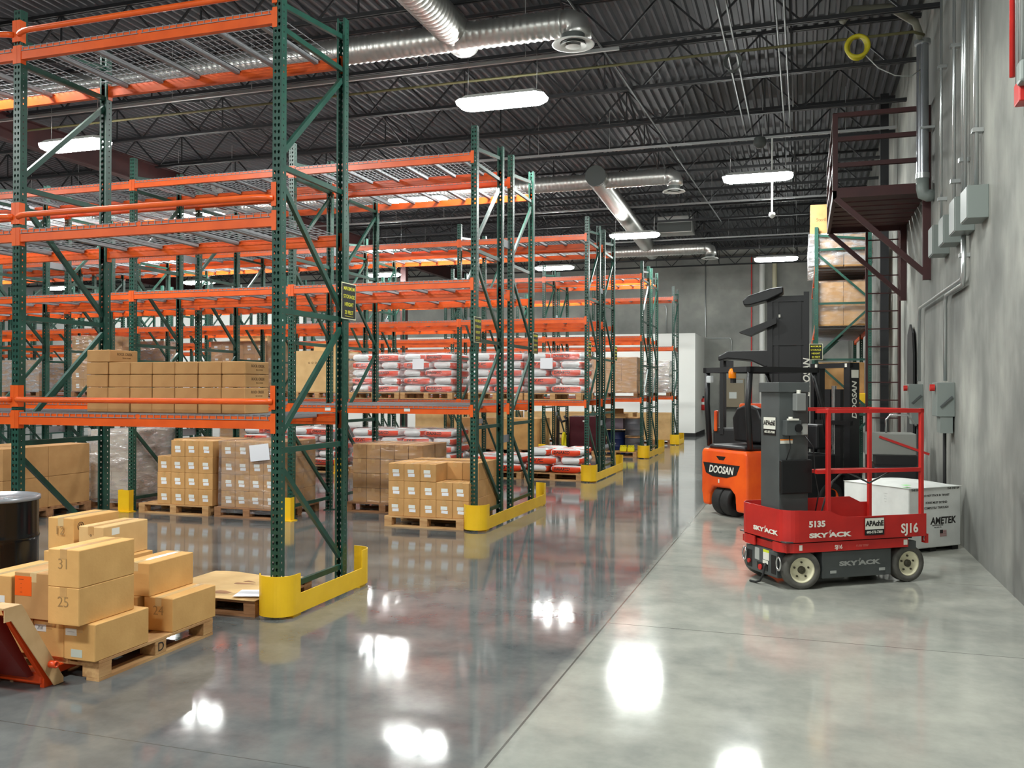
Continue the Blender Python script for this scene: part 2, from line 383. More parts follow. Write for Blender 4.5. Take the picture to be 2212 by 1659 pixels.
BR = [(ya, 4.60, yb, 4.70), (ya, 4.42, yb, 4.42), (ya, 3.37, yb, 3.37), (ya, 2.28, yb, 2.28), (ya, 1.22, yb, 1.22), (ya, .17, yb, .17),
      (ya, 3.47, yb, 4.33), (ya, 3.25, yb, 2.37), (yb, 2.2, ya, 1.34), (ya, 1.10, yb, .26)]
BM = [brace_mesh(*q) for q in BR]
ball = MB()
for q in BR: ball.bar((0, q[0], q[1]), (0, q[2], q[3]), .03, .042)
BALL = ball.mesh('bracing', m_green)
def beam_mesh():
    b = MB(); L = BL - PWD
    prof = [(0, -.118), (.045, -.118), (.045, -.055), (.022, -.055), (.022, -.02), (0, -.02)]
    b.prism(prof, L, 'x')
    for x0, x1, xs in ((-.037, .004, 0), (L - .004, L + .037, L - .004)):
        b.box(x0, x1, -.005, 0, -.151, 0)
        b.box(xs, xs + .004, 0, .05, -.151, 0)
    return b.mesh('beam', m_orange)
BEAM = beam_mesh()
def deck_mesh(W=1.19, nch=3):
    b = MB(); z = -.018; t = .0048
    k = 0; x = .01
    while x < W:
        b.box(x, x + t, -.006, DEP + .006, z, z + t)
        b.box(x, x + t, -.006, -.001, z - .03, z); b.box(x, x + t, DEP + .001, DEP + .006, z - .03, z); x += .0645
    y = 0
    for y in [-.004] + [.05 + .104 * i for i in range(10)] + [DEP]: b.box(0, W, y, y + t, z - t, z)
    for yy in (-.008, DEP + .003): b.box(0, W, yy, yy + t, z - .033, z - .028)
    for i in range(nch):
        xc = W * (i + .5) / nch
        b.box(xc - .022, xc + .022, .024, DEP - .024, z - .012, z - .006); b.box(xc - .022, xc - .018, .046, DEP - .046, z - .04, z - .006); b.box(xc + .018, xc + .022, .046, DEP - .046, z - .04, z - .006)
        b.box(xc - .018, xc + .018, .046, DEP - .046, z - .043, z - .040)
    return b.mesh('wire_deck', m_galv, recalc=False)
DECK = deck_mesh()
def rail_mesh():
    b = MB(); L = BL - PWD; z = .09
    b.tube([(-.01, -.006, z), (.03, -.03, z), (.09, -.052, z), (.16, -.06, z), (L - .16, -.06, z), (L - .09, -.052, z), (L - .03, -.03, z), (L + .01, -.006, z)], .024, 10)
    for x0, x1 in ((-.037, .004), (L - .004, L + .037)): b.box(x0, x1, -.012, -.006, .03, .21)
    for xs in (-.002, L - .002): b.box(xs, xs + .004, -.006, .05, .03, .21)
    return b.mesh('pallet_stop_rail', m_orange)
RAIL = rail_mesh()
def rack_row(Y, nb, label, rails=False, levels=(0, 1, 2), fine=True, XE=XR, skip=()):
    t = empty('pallet_rack', (XE, Y, 0), 0, label, 'pallet rack', 'pallet rack rows')
    for i in range(nb + 1):
        f = empty('upright_frame', (-i * BL, 0, 0)); f.parent = t
        inst('post', PM, f, (0, 0, 0))
        inst('post', PM, f, (PWD, DEP, 0), PI)
        if fine:
            for m in BM: inst('brace', m, f, (.038, 0, 0))
        else: inst('bracing', BALL, f, (.038, 0, 0))
    for i in range(nb):
        x = -(i + 1) * BL + PWD
        for l in levels:
            if (i, l) in skip: continue
            inst('beam', BEAM, t, (x, 0, LV[l]))
            inst('beam', BEAM, t, (x + BL - PWD, DEP, LV[l]), PI)
            for d in (0, 1): inst('wire_deck', DECK, t, (x + .01 + d * 1.22, 0, LV[l]))
            if rails: inst('pallet_stop_rail', RAIL, t, (x, 0, LV[l]))
    return t
GAP = .366
ROWS = dict(r1=5.80, r2a=10.02, r3a=15.93, r4a=21.83, r5=27.47)
r2b = 10.02 + DEP + GAP; r3b = 15.93 + DEP + GAP; r4b = 21.83 + DEP + GAP
def add_spacers(t, nb):
    sp = MB().box(.028, .034, -GAP, 0, .98, 1.08).mesh('row_spacer', m_galv)
    for i in range(nb + 1): inst('row_spacer', sp, t, (-i * BL, 0, 0)); inst('row_spacer', sp, t, (-i * BL, 0, 2.6))
rack_row(5.80, 3, 'nearest green and orange pallet rack row, with pallet stop rails and small cartons', rails=True)
rk2 = rack_row(10.02, 5, 'front half of the second pallet rack row, with labelled carton pallets below')
rk2b = rack_row(r2b, 5, 'rear half of the second pallet rack row, back to back with its front half')
rack_row(15.93, 7, 'front half of the third pallet rack row, holding shrink wrapped red and white sacks')
rk3b = rack_row(r3b, 7, 'rear half of the third pallet rack row, behind the sack pallets', fine=False)
rack_row(21.83, 9, 'front half of the fourth pallet rack row, with yellow feet things under it', fine=False)
rk4b = rack_row(r4b, 9, 'rear half of the fourth pallet rack row', fine=False)
rack_row(27.47, 11, 'farthest single pallet rack row before the white partition', fine=False)
for t_, n_ in ((rk2b, 5), (rk3b, 7), (rk4b, 9)): add_spacers(t_, n_)
for x_ in (-5.72, -4.62): MB().box(x_ - XR - .04, x_ - XR + .04, -.002, 0, LV[0] - .09, LV[0] - .045).build('bin_label', m_label, rk2)
# end-of-row guards
def guard(y0, y1, label):
    t = empty('rack_end_guard', (0, 0, 0), 0, label, 'rack guard', 'yellow guards at rack row ends')
    xa, xb, r = -3.85, -3.55, .13
    def arc(cx, cy, a0, a1, n=8): return [(cx + r * math.cos(a0 + (a1 - a0) * i / n), cy + r * math.sin(a0 + (a1 - a0) * i / n)) for i in range(n + 1)]
    ya, yb = y0 - .17, y1 + .17; g = .02; H = .315; h = .165
    near = [(xa + .015, ya + .09)] + arc(xa + r + .015, ya + r, PI * 1.1, PI * 1.5) + [(xa + .17, ya)] + arc(xb - r, ya + r, -PI/2, 0) + [(xb, ya + .2)]
    far = [(xb, yb - .2)] + arc(xb - r, yb - r, 0, PI/2) + [(xb - .18, yb)]
    mid = [(xb, ya + .2), (xb, yb - .2)]
    MB().sheet(near, g, H, .008).build('curved_end', m_yellow, t)
    MB().sheet(far, g, H, .008).build('curved_end', m_yellow, t)
    MB().sheet([(xb, ya + .2), (xb, yb - .2)], g, h, .008).build('low_rail', m_yellow, t)
    b = MB()
    for yy in (ya + .12, yb - .22): b.box(xb - .12, xb - .01, yy, yy + .1, 0, .02)
    b.build('foot_plate', m_yellow, t)
guard(5.80, 5.80 + DEP, 'yellow bent steel guard at the end of the nearest rack row')
guard(10.02, r2b + DEP, 'yellow steel guard around the end of the second rack row')
guard(15.93, r3b + DEP, 'yellow steel guard around the end of the third rack row')
guard(21.83, r4b + DEP, 'yellow steel guard around the end of the fourth rack row')
guard(27.47, 27.47 + DEP, 'farthest yellow steel guard, before the white partition')
# post protectors
pg = empty('post_protector', (0, 0, 0), 0, 'x', 'post protector')
MB().sheet([(-.09, .03), (-.09, -.06), (.09, -.06), (.09, .03)], .01, .30, .006).build('bent_plate', m_yellow, pg)
MB().box(-.13, .13, -.1, .04, 0, .012).build('base_plate', m_yellow, pg)
firstp = True
for (i, Y, lab) in ((1, 10.02, 'yellow post protector on the second row, beside the nearest rack row end post'), (2, 10.02, 'yellow post protector on the second row, left of the labelled cartons'),
                    (3, 10.02, 'yellow post protector hidden at far left of the second row'), (1, 15.93, 'small yellow post protector under the third rack row'), (2, 15.93, 'yellow post protector behind the second row end pallet'),
                    (1, 21.83, 'small yellow post protector under the fourth rack row')):
    L_ = (XR - i * BL + .038, Y - .07, 0)
    if firstp: pg.location = L_; pg['label'] = lab; pg['group'] = 'yellow post protectors'; firstp = False
    else: dup(pg, L_, label=lab)
# storage height signs
m_signk = mat('sign_black', sr(24, 26, 24), .4); m_signy = mat('sign_yellow', sr(220, 214, 60), .5); m_signw = mat('sign_border', sr(226, 226, 190), .5)
def sign(loc, rz, label):
    t = empty('storage_height_sign', loc, rz, label, 'sign', 'maximum storage height signs')
    W, Hh = .25, .31
    MB().box(-W/2, W/2, -.003, 0, -Hh/2, Hh/2).build('border', m_signw, t)
    MB().box(-W/2 + .008, W/2 - .008, -.005, -.003, -Hh/2 + .008, Hh/2 - .008).build('panel', m_signk, t)
    for k, s_ in enumerate(('MAXIMUM', 'STORAGE', 'HEIGHT', '20 FEET')):
        text(s_, .046, m_signy, t, (0, -.0056, .105 - k * .068), (PI/2, 0, 0), sx=.98 if k else .9, bold=.0003)
    MB().box(-.075, .075, -.0062, -.0056, -.132, -.129).build('underline', m_signy, t)
sign((XR + .078 + .006, 5.80 + DEP + .0, 2.44), PI/2, 'black and yellow maximum storage height sign on the nearest rack row')
# ---------------------------------------------------------------- goods
_cm = {}
def sticker(par, fx, u, v, sw, sh, m, name='label', dims=None, tilt=0):
    """flat paper on a carton face; fx: '-y' front, '+x' right side, '+z' top"""
    w_, d_, h_ = dims; k = ('s', fx, sw, sh, m.name)
    if k not in _cm:
        if fx == '-y': b = MB().box(-sw/2, sw/2, -.0012, 0, -sh/2, sh/2)
        elif fx == '+x': b = MB().box(0, .0012, -sw/2, sw/2, -sh/2, sh/2)
        else: b = MB().box(-sw/2, sw/2, -sh/2, sh/2, 0, .0012)
        _cm[k] = b.mesh(name, m)
    loc = {'-y': (u, -d_/2, v), '+x': (w_/2, u, v), '+z': (u, v, h_)}[fx]
    o = inst(name, _cm[k], par, loc)
    if tilt: o.rotation_euler = (0, tilt, 0) if fx == '-y' else (tilt, 0, 0)
    return o
def carton(x0, y0, z0, w_, d_, h_, label, group=None, m=None, rz=0, tape=True, name='carton', bev=.004, cat='carton', tm=None, tside=False):
    m = m or m_card; k = (round(w_, 3), round(d_, 3), round(h_, 3), m.name, bev)
    if k not in _cm: _cm[k] = MB().box(-w_/2, w_/2, -d_/2, d_/2, 0, h_).mesh('carton', m, bevel=bev, seg=1)
    o = inst(name, _cm[k], None, (x0 + w_/2, y0 + d_/2, z0), rz); tag(o, label, cat, group)
    if tape:
        tm = tm or m_tape; k2 = ('t', round(w_, 3), round(d_, 3), round(h_, 3), tm.name, tside)
        if k2 not in _cm:
            b = MB(); t = .024
            if w_ >= d_ and not tside: b.box(-w_/2, w_/2, -t, t, h_, h_ + .0008).box(w_/2, w_/2 + .0008, -t, t, h_ - .05, h_ + .0008).box(-w_/2 - .0008, -w_/2, -t, t, h_ - .05, h_ + .0008)
            else: b.box(-t, t, -d_/2, d_/2, h_, h_ + .0008).box(-t, t, -d_/2 - .0008, -d_/2, h_ - .055, h_ + .0008)
            _cm[k2] = b.mesh('tape', tm)
        inst('tape', _cm[k2], o, (0, 0, 0))
    return o
_pm = {}
def pallet(x0, y0, z0, w_, d_, label, m=None, group=None, along='x', h=.13, cardboard=False):
    """block pallet; deck boards run along x; base at z0"""
    m = m or m_wood; k = (round(w_, 2), round(d_, 2), m.name, h)
    t = empty('wood_pallet', (x0 + w_/2, y0 + d_/2, z0), 0, label, 'pallet', group)
    if k not in _pm:
        top = []; n = 6; bw = d_ / (n * 1.0) * .78; 
        for i in range(n):
            yc = -d_/2 + bw/2 + i * (d_ - bw) / (n - 1); top.append(MB().box(-w_/2, w_/2, yc - bw/2, yc + bw/2, h - .018, h).mesh('deck_board', m, bevel=.002, seg=1))
        st_ = [MB().box(xc - .05, xc + .05, -d_/2, d_/2, h - .036, h - .018).mesh('stringer_board', m) for xc in (-w_/2 + .05, 0, w_/2 - .05)]
        bl = MB().box(-.05, .05, -.06, .06, .018, h - .036).mesh('block', m, bevel=.002, seg=1)
        bt = [MB().box(-w_/2, w_/2, yc - .045, yc + .045, 0, .018).mesh('bottom_board', m) for yc in (-d_/2 + .045, 0, d_/2 - .045)]
        _pm[k] = (top, st_, bl, bt)
    top, st_, bl, bt = _pm[k]
    for q in top: inst('deck_board', q, t)
    for q in st_: inst('stringer_board', q, t)
    for q in bt: inst('bottom_board', q, t)
    for xc in (-w_/2 + .05, 0, w_/2 - .05):
        for yc in (-d_/2 + .06, 0, d_/2 - .06): inst('block', bl, t, (xc, yc, 0))
    return t
ORD = ['first', 'second', 'third', 'fourth', 'fifth', 'sixth', 'seventh', 'eighth', 'ninth']
def lay(t, n): return 'bottom layer' if t == 0 else ('top layer' if t == n - 1 else ORD[t] + ' layer')
def film(name, alpha):
    m = bpy.data.materials.new(name); m.use_nodes = True; N = m.node_tree.nodes; L = m.node_tree.links
    N.remove(N['Principled BSDF']); out = N['Material Output']
    tr = N.new('ShaderNodeBsdfTransparent'); gl = N.new('ShaderNodeBsdfGlossy'); gl.inputs['Roughness'].default_value = .22; gl.inputs['Color'].default_value = (.9, .9, .92, 1)
    df = N.new('ShaderNodeBsdfDiffuse'); df.inputs['Color'].default_value = (.75, .75, .78, 1)
    mg = N.new('ShaderNodeMixShader'); mg.inputs[0].default_value = .45; L.new(gl.outputs[0], mg.inputs[1]); L.new(df.outputs[0], mg.inputs[2])
    tc = N.new('ShaderNodeTexCoord'); mp = N.new('ShaderNodeMapping'); mp.inputs['Scale'].default_value = (1, 1, 3); L.new(tc.outputs['Object'], mp.inputs[0])
    n = N.new('ShaderNodeTexNoise'); n.inputs['Scale'].default_value = 5; n.inputs['Detail'].default_value = 5; L.new(mp.outputs[0], n.inputs['Vector'])
    bp = N.new('ShaderNodeBump'); bp.inputs['Strength'].default_value = .9; bp.inputs['Distance'].default_value = .04; L.new(n.outputs['Fac'], bp.inputs['Height']); L.new(bp.outputs[0], gl.inputs['Normal'])
    mr = N.new('ShaderNodeMapRange'); mr.inputs[1].default_value = .4; mr.inputs[2].default_value = .68; mr.inputs[3].default_value = alpha * .55; mr.inputs[4].default_value = min(1, alpha * 1.7); L.new(n.outputs['Fac'], mr.inputs[0])
    mx = N.new('ShaderNodeMixShader'); L.new(mr.outputs[0], mx.inputs[0]); L.new(tr.outputs[0], mx.inputs[1]); L.new(mg.outputs[0], mx.inputs[2]); L.new(mx.outputs[0], out.inputs[0])
    return m
m_film = film('stretch_film', .17); m_film3 = film('thin_stretch_film', .09); m_film2 = film('thick_stretch_film', .5)
def wrap(x0, x1, y0, y1, z0, z1, label, m=None, seed=1, top=True):
    rnd = random.Random(seed); b = MB(); n = 10; g = .014
    ring = []
    per = [(x0 - g + (x1 - x0 + 2*g) * i / n, y0 - g) for i in range(n)] + [(x1 + g, y0 - g + (y1 - y0 + 2*g) * i / n) for i in range(n)] + [(x1 + g - (x1 - x0 + 2*g) * i / n, y1 + g) for i in range(n)] + [(x0 - g, y1 + g - (y1 - y0 + 2*g) * i / n) for i in range(n)]
    m_ = len(per); nz = 6; cx, cy = (x0+x1)/2, (y0+y1)/2; vs = []
    for k in range(nz + 1):
        for i, (px, py) in enumerate(per):
            j = rnd.uniform(-.004, .008); vs.append((px + (j if px > cx else -j), py + (j if py > cy else -j), z0 + (z1 + .012 - z0) * k / nz + (rnd.uniform(-.012, .012) if 0 < k < nz else 0)))
    fs = [(k*m_+i, k*m_+(i+1) % m_, (k+1)*m_+(i+1) % m_, (k+1)*m_+i) for k in range(nz) for i in range(m_)]
    if top: fs.append(tuple(nz*m_+i for i in range(m_)))
    b.add(vs, fs)
    o = b.build('stretch_wrap', m or m_film, recalc=False); return tag(o, label, 'plastic wrap')

# --- small cartons on the first shelf of the nearest row
zb_ = LV[0] - .012
for r_ in range(4):
    for c in range(7):
        o = carton(-5.70 + .2215 * c, 5.99 + random.Random(r_ * 7 + c).uniform(-.006, .006), zb_ + r_ * .1045, .216, .33, .101,
              'small plain brown carton on the nearest shelf, %s column, %s' % (ORD[c], lay(r_, 4)), 'small cartons in a bank on the nearest shelf', m=m_card2, tape=False, bev=.005)
        if c == 6 and r_ > 0:
            text('ROCK CREEK', .030, m_inkbrown, o, (.1085, .01, .066), (PI/2, 0, PI/2), bold=.0008)
            text('TILE & STONE', .016, m_inkbrown, o, (.1085, .03, .035), (PI/2, 0, PI/2))
o = carton(-5.70, 5.99, zb_ + 4 * .1045, .235, .33, .101, 'single small brown carton on top of the carton bank at its left end', 'small cartons in a bank on the nearest shelf', m=m_card2, tape=False, bev=.005)
text('ROCK CREEK', .030, m_inkbrown, o, (.118, .01, .066), (PI/2, 0, PI/2), bold=.0008)
text('TILE & STONE', .016, m_inkbrown, o, (.118, .03, .035), (PI/2, 0, PI/2))

F_0 = (PI/2, 0, 0)
# --- pallet with long cartons on the pallet jack (x' along +Y, y' along -X)
PX, PY = -3.84, 4.14
t = pallet(PX - .6 - .52, PY + .52 - .6, 0, 1.04, 1.2, 'pale wooden block pallet with long cartons, lifted by the orange pallet jack', h=.118); t.rotation_euler = (0, 0, PI/2)
text('D', .08, m_ink, t, (0, -.5408 - .0602, .06), F_0)
def long_box(lx, ly, z, w_=.225, L_=.44, h_=.215, label='', m=None, tm=None, **k):
    return carton(PX - ly - w_, PY + lx, z, w_, L_, h_, label, 'long cartons on the front pallet', m=m, tm=tm, tside=True, **k)
m_mark = mat('faint_marker', sr(160, 126, 80), .7)
def end_mark(o, s_, w_=.225, L_=.44, size=.085, z=.13): text(s_, size, m_mark, o, (0, -L_/2 - .001, z), (PI/2, 0, 0), bold=-.0005)
A = long_box(-.03, .0, .119, w_=.225, label='long brown carton at the near corner of the front pallet, two white labels')
sticker(A, '-y', -.06, .160, .08, .04, m_label, dims=(.225, .44, .215)); sticker(A, '-y', -.02, .04, .08, .045, mat('pale_label', sr(196, 206, 196), .5), dims=(.225, .44, .215))
text('-----------', .014, m_ink, A, (-.06, -.2215, .163), (PI/2, 0, 0))
A2 = long_box(-.02, .235, .119, label='long brown carton left of the near corner carton, white label at its top')
sticker(A2, '-y', -.06, .162, .085, .04, m_label, dims=(.225, .44, .215)); text('/////', .03, m_ink, A2, (-.06, -.2215, .162), (PI/2, 0, 0))
long_box(-.02, .47, .119, label='long brown carton in the bottom layer behind the jack sheet'); long_box(-.02, .705, .119, label='long brown carton at the left end of the bottom layer'); 
B = long_box(-.10, .05, .3355, label='long brown carton in the middle of the near three high stack, faint marker number'); end_mark(B, '25')
Cc = long_box(-.10, .05, .552, label='long brown carton on top of the near three high stack, marked 31'); end_mark(Cc, '31')
O_ = carton(PX - .29 - .285, PY - .05, .3355, .285, .46, .27, 'dull brown carton with a bright orange label beside the three high stack', 'long cartons on the front pallet', m=m_card2, tm=m_tapeshine, tside=True)
sticker(O_, '-y', -.075, .19, .125, .115, mat('orange_label', sr(240, 96, 20), .5), dims=(.285, .46, .27))
for k, s_ in enumerate(('------', '-', '-', '---')): text(s_, .02, m_ink, O_, (-.09, -.2318, .23 - .025 * k), (PI/2, 0, 0))
Lb = long_box(-.05, .60, .3355, w_=.24, label='long brown carton left of the orange labelled one, white label', tm=m_tapeshine, h_=.24); sticker(Lb, '-y', .03, .10, .085, .045, m_label, dims=(.24, .44, .24))
D = long_box(.63, .0, .119, label='long brown carton at the far right corner of the pallet, bottom layer', tm=m_tapeshine); end_mark(D, '24')
long_box(.60, .25, .119, label='long brown carton mostly hidden behind the far right bottom one'); long_box(.60, .48, .119, label='brown carton hidden in the far bottom layer, middle'); long_box(.60, .71, .119, label='brown carton hidden in the far bottom layer, left'); 
E_ = long_box(.625, .18, .3355, label='long brown carton with shiny clear tape, second layer at the far side', tm=m_tapeshine)
long_box(.60, .50, .3355, label='brown carton supporting the upper far cartons, behind the stack'); long_box(.60, .80, .3355, label='brown carton under the leftmost upper far carton', h_=.255)
Fb = carton(PX - .545 - .205, PY + .62, .552, .205, .42, .215, 'tall placed brown carton behind the near stack with small white labels on its side', 'long cartons on the front pallet', m=m_card3, tside=True)
sticker(Fb, '+x', -.10, .175, .07, .045, m_label, dims=(.205, .42, .215)); text('o', .03, m_ink, Fb, (0, -.211, .16), (PI/2, 0, 0))
G_ = carton(PX - .83 - .22, PY + .66, .5915, .22, .42, .215, 'brown carton with scribble at the upper rear left of the front pallet', 'long cartons on the front pallet', m=m_card, tm=m_tapeshine, tside=True)
end_mark(G_, '12'); text('@', .06, m_ink, G_, (.111, -.15, .16), (PI/2, 0, PI/2))

# --- flat empty pallet with cardboard sheets at the first rack end
pallet(-4.76, 5.66, 0, .93, .80, 'low wooden pallet with a cardboard sheet on top beside the first yellow guard', m=m_wood2, h=.118)
b = MB(); n = 8; vs = [(-4.78 + .96 * i / n, 5.64 + .84 * j / n, .121 + .012 * math.sin(i * 1.1) * math.sin(j * .9) ** 2) for j in range(n + 1) for i in range(n + 1)]
b.add(vs + [(x, y, z + .004) for x, y, z in vs], [(j*(n+1)+i, j*(n+1)+i+1, (j+1)*(n+1)+i+1, (j+1)*(n+1)+i) for j in range(n) for i in range(n)] + [((n+1)**2 + j*(n+1)+i, (n+1)**2 + j*(n+1)+i+1, (n+1)**2 + (j+1)*(n+1)+i+1, (n+1)**2 + (j+1)*(n+1)+i) for j in range(n) for i in range(n)])
tag(b.build('cardboard_sheet', m_card3), 'large tan cardboard sheet lying on the low pallet', 'cardboard')
tag(MB().box(-.13, .13, -.11, .11, 0, .002).build('paper_sheet', m_paper, None, (-3.93, 5.80, .142), .3), 'white sheet of paper on the cardboard behind the first rack post', 'paper')

# --- black drum
def drum(x, y, z, r, h, m, mt, label, group=None):
    t = empty('drum', (x, y, z), 0, label, 'drum', group)
    pr = [(r*.97, 0), (r, .012), (r, .02), (r*.985, .03)]
    for zc in (h * .34, h * .66): pr += [(r*.985, zc - .03), (r*1.0, zc - .012), (r*1.012, zc), (r*1.0, zc + .012), (r*.985, zc + .03)]
    pr += [(r*.985, h - .05), (r*.985, h - .02)]
    MB().lathe(pr, 48).build('body', m, t)
    MB().lathe([(r*.985, h - .03), (r*1.03, h - .028), (r*1.035, h - .015), (r*1.03, h), (r*.98, h + .004), (r*.96, h - .012), (0.001, h - .012)], 48).build('lid', mt, t)
    MB().lathe([(.03, h - .012), (.03, h + .004), (.001, h + .004)], 16, T=Matrix.Translation((r*.6, -.05, 0))).build('bung_cap', mt, t)
    return t
m_drum = mat('black_drum_paint', sr(12, 12, 14), .18); m_drumtop = mat('drum_lid_paint', sr(150, 154, 160), .25, .3)
drum(-5.72, 5.13, 0, .29, .88, m_drum, m_drumtop, 'black steel drum with pale lid at the left edge, under the nearest rack')

m_cardm = mat('cardboard_mid', sr(204, 156, 98), .8, c2=sr(190, 144, 88), scale=5)
# --- second row floor pallets
def lab2(o, w_, d_, h_, rnd, n=2):
    a = rnd.uniform(-.012, .012); sticker(o, '-y', a - .004, h_ * .56, .085, .042, m_label, dims=(w_, d_, h_)); sticker(o, '-y', a + .004, h_ * .34 , .085, .036, m_paper, dims=(w_, d_, h_), tilt=rnd.uniform(-.06, .06))
def block(x0, y0, z0, nx, ny, nz, w_, d_, h_, where, group, m=None, labels=True, skip=lambda c, r, t: False, tape=True, gap=.003, side=True, vg=.001):
    rnd = random.Random(int(x0 * 100))
    for t_ in range(nz):
        for r_ in range(ny):
            for c in range(nx):
                if skip(c, r_, t_): continue
                vis = r_ == 0 or skip(c, r_ - 1, t_) or t_ == nz - 1 or (side and c == nx - 1) or skip(c, r_, t_ + 1)
                if not vis: continue
                o = carton(x0 + c * (w_ + gap) + rnd.uniform(-.0008, .0008), y0 + r_ * (d_ + gap) + (rnd.uniform(-.006, 0) if r_ == 0 else 0), z0 + t_ * (h_ + vg), w_, d_, h_,
                    'carton on %s, %s column, %s, %s' % (where, ORD[c], lay(t_, nz), ['front', 'second back', 'third back', 'fourth back'][r_]), group, m=m, tape=tape and (r_ == 0 or t_ == nz - 1))
                if labels and r_ == 0: lab2(o, w_, d_, h_, rnd)
pallet(-8.56, 9.93, 0, 1.12, 1.0, 'wooden pallet under the unwrapped labelled cartons left of the first post', group='floor pallets of the second row')
block(-8.27, 9.955, .131, 4, 3, 4, .217, .31, .214, 'the stepped floor pallet', 'labelled cartons on the stepped pallet', m=m_cardm, skip=lambda c, r, t: c == 0 and t == 3 and r == 0 or t > 3)
pallet(-7.35, 9.93, 0, .98, 1.0, 'wrapped wooden pallet beside the stepped carton pallet', m=m_wood2, group='floor pallets of the second row')
block(-7.26, 9.96, .131, 4, 3, 4, .211, .31, .214, 'the film wrapped floor pallet', 'labelled cartons under wrap', m=m_card2, skip=lambda c, r, t: t > 3)
wrap(-7.27, -6.405, 9.95, 10.90, .06, .992, 'clear stretch wrap around the labelled cartons behind the nearest rack post', m_film, 3)
tag(MB().box(-.145, .145, -.002, 0, -.105, .105).build('shipping_paper', m_paper, None, (-6.66, 9.925, .86)), 'white shipping paper taped tilted on the wrapped cartons', 'paper'); bpy.data.objects['shipping_paper'].rotation_euler = (0, -.12, 0)
pallet(-4.88, 9.93, 0, 1.045, 1.05, 'wooden pallet under the labelled cartons by the second row end post', group='floor pallets of the second row')
block(-4.84, 9.96, .131, 5, 3, 3, .2095, .335, .214, 'the second row end pallet', 'labelled cartons by the second row end', m=m_cardm, skip=lambda c, r, t: t == 2 and r == 0 and c > 2 or t > 2)
pallet(-5.98, 10.96, 0, 1.12, .95, 'dark wooden pallet under plain cartons behind the end pallet', m=m_wood2)
block(-5.88, 10.99, .131, 5, 2, 4, .203, .42, .196, 'the plain rear floor pallet', 'plain cartons on the rear pallet', m=m_card2, labels=False, gap=.007, vg=.004, skip=lambda c, r, t: t > 3)
wrap(-5.885, -4.84, 10.98, 11.84, .1, .935, 'clear stretch wrap around the plain cartons behind the second row end', m_film3, 5)
# shrink wrapped bright pallet and tall brown cartons at left
pallet(-9.62, 10.13, 0, .78, 1.0, 'pallet under the silvery wrapped load left of the second yellow protector', m=m_wood2)
block(-9.58, 10.15, .131, 2, 2, 5, .36, .46, .19, 'the silvery wrapped load', 'cartons in the silvery load', m=mat('white_carton', sr(206, 198, 184), .6), labels=False, tape=False, skip=lambda c, r, t: t > 4)
wrap(-9.59, -8.85, 10.14, 11.09, .08, 1.09, 'thick glossy stretch wrap on the silvery pallet load', m_film2, 7)
pallet(-10.3, 8.48, 0, .96, 1.43, 'pallet under the tall plain brown cartons behind the black drum', m=m_wood2)
for t_ in range(2):
    for r_ in range(2):
        carton(-10.28, 8.49 + r_ * .706, .131 + t_ * .40, .92, .70, .397, 'large plain carton behind the black drum, %s, %s' % ('lower' if t_ == 0 else 'upper', 'nearer one' if r_ == 0 else 'farther one'), 'large cartons behind the drum', m=m_card2, tape=(t_ == 1), tside=True)
# --- third row: sacks
m_sack = bpy.data.materials.new('white_sack_orange_sides'); m_sack.use_nodes = True
def sack_mat(m, orange, white, rough):
    N = m.node_tree.nodes; L = m.node_tree.links; b = N['Principled BSDF']
    tc = N.new('ShaderNodeTexCoord'); sp = N.new('ShaderNodeSeparateXYZ'); L.new(tc.outputs['Object'], sp.inputs[0])
    def mt(op, a, b_=None):
        n = N.new('ShaderNodeMath'); n.operation = op
        for i, v in enumerate((a, b_)):
            if v is None: continue
            if isinstance(v, (int, float)): n.inputs[i].default_value = v
            else: L.new(v, n.inputs[i])
        return n.outputs[0]
    ay = mt('ABSOLUTE', sp.outputs[1]); ax = mt('ABSOLUTE', sp.outputs[0])
    band = mt('MULTIPLY', mt('GREATER_THAN', ay, .150), mt('LESS_THAN', ax, .272))
    topp = mt('MULTIPLY', mt('LESS_THAN', ax, .10), mt('MULTIPLY', mt('LESS_THAN', ay, .06), mt('GREATER_THAN', sp.outputs[2], .09)))
    band = mt('MULTIPLY', band, mt('LESS_THAN', sp.outputs[2], .118))
    f = mt('MAXIMUM', band, topp)
    mx = N.new('ShaderNodeMix'); mx.data_type = 'RGBA'; L.new(f, mx.inputs[0]); mx.inputs[6].default_value = (*white, 1); mx.inputs[7].default_value = (*orange, 1)
    L.new(mx.outputs[2], b.inputs['Base Color']); b.inputs['Roughness'].default_value = rough
    n = N.new('ShaderNodeTexNoise'); n.inputs['Scale'].default_value = 14; L.new(tc.outputs['Object'], n.inputs['Vector'])
    bp = N.new('ShaderNodeBump'); bp.inputs['Strength'].default_value = .5; bp.inputs['Distance'].default_value = .015; L.new(n.outputs['Fac'], bp.inputs['Height']); L.new(bp.outputs[0], b.inputs['Normal'])
sack_mat(m_sack, sr(236, 72, 30), sr(226, 228, 228), .4)
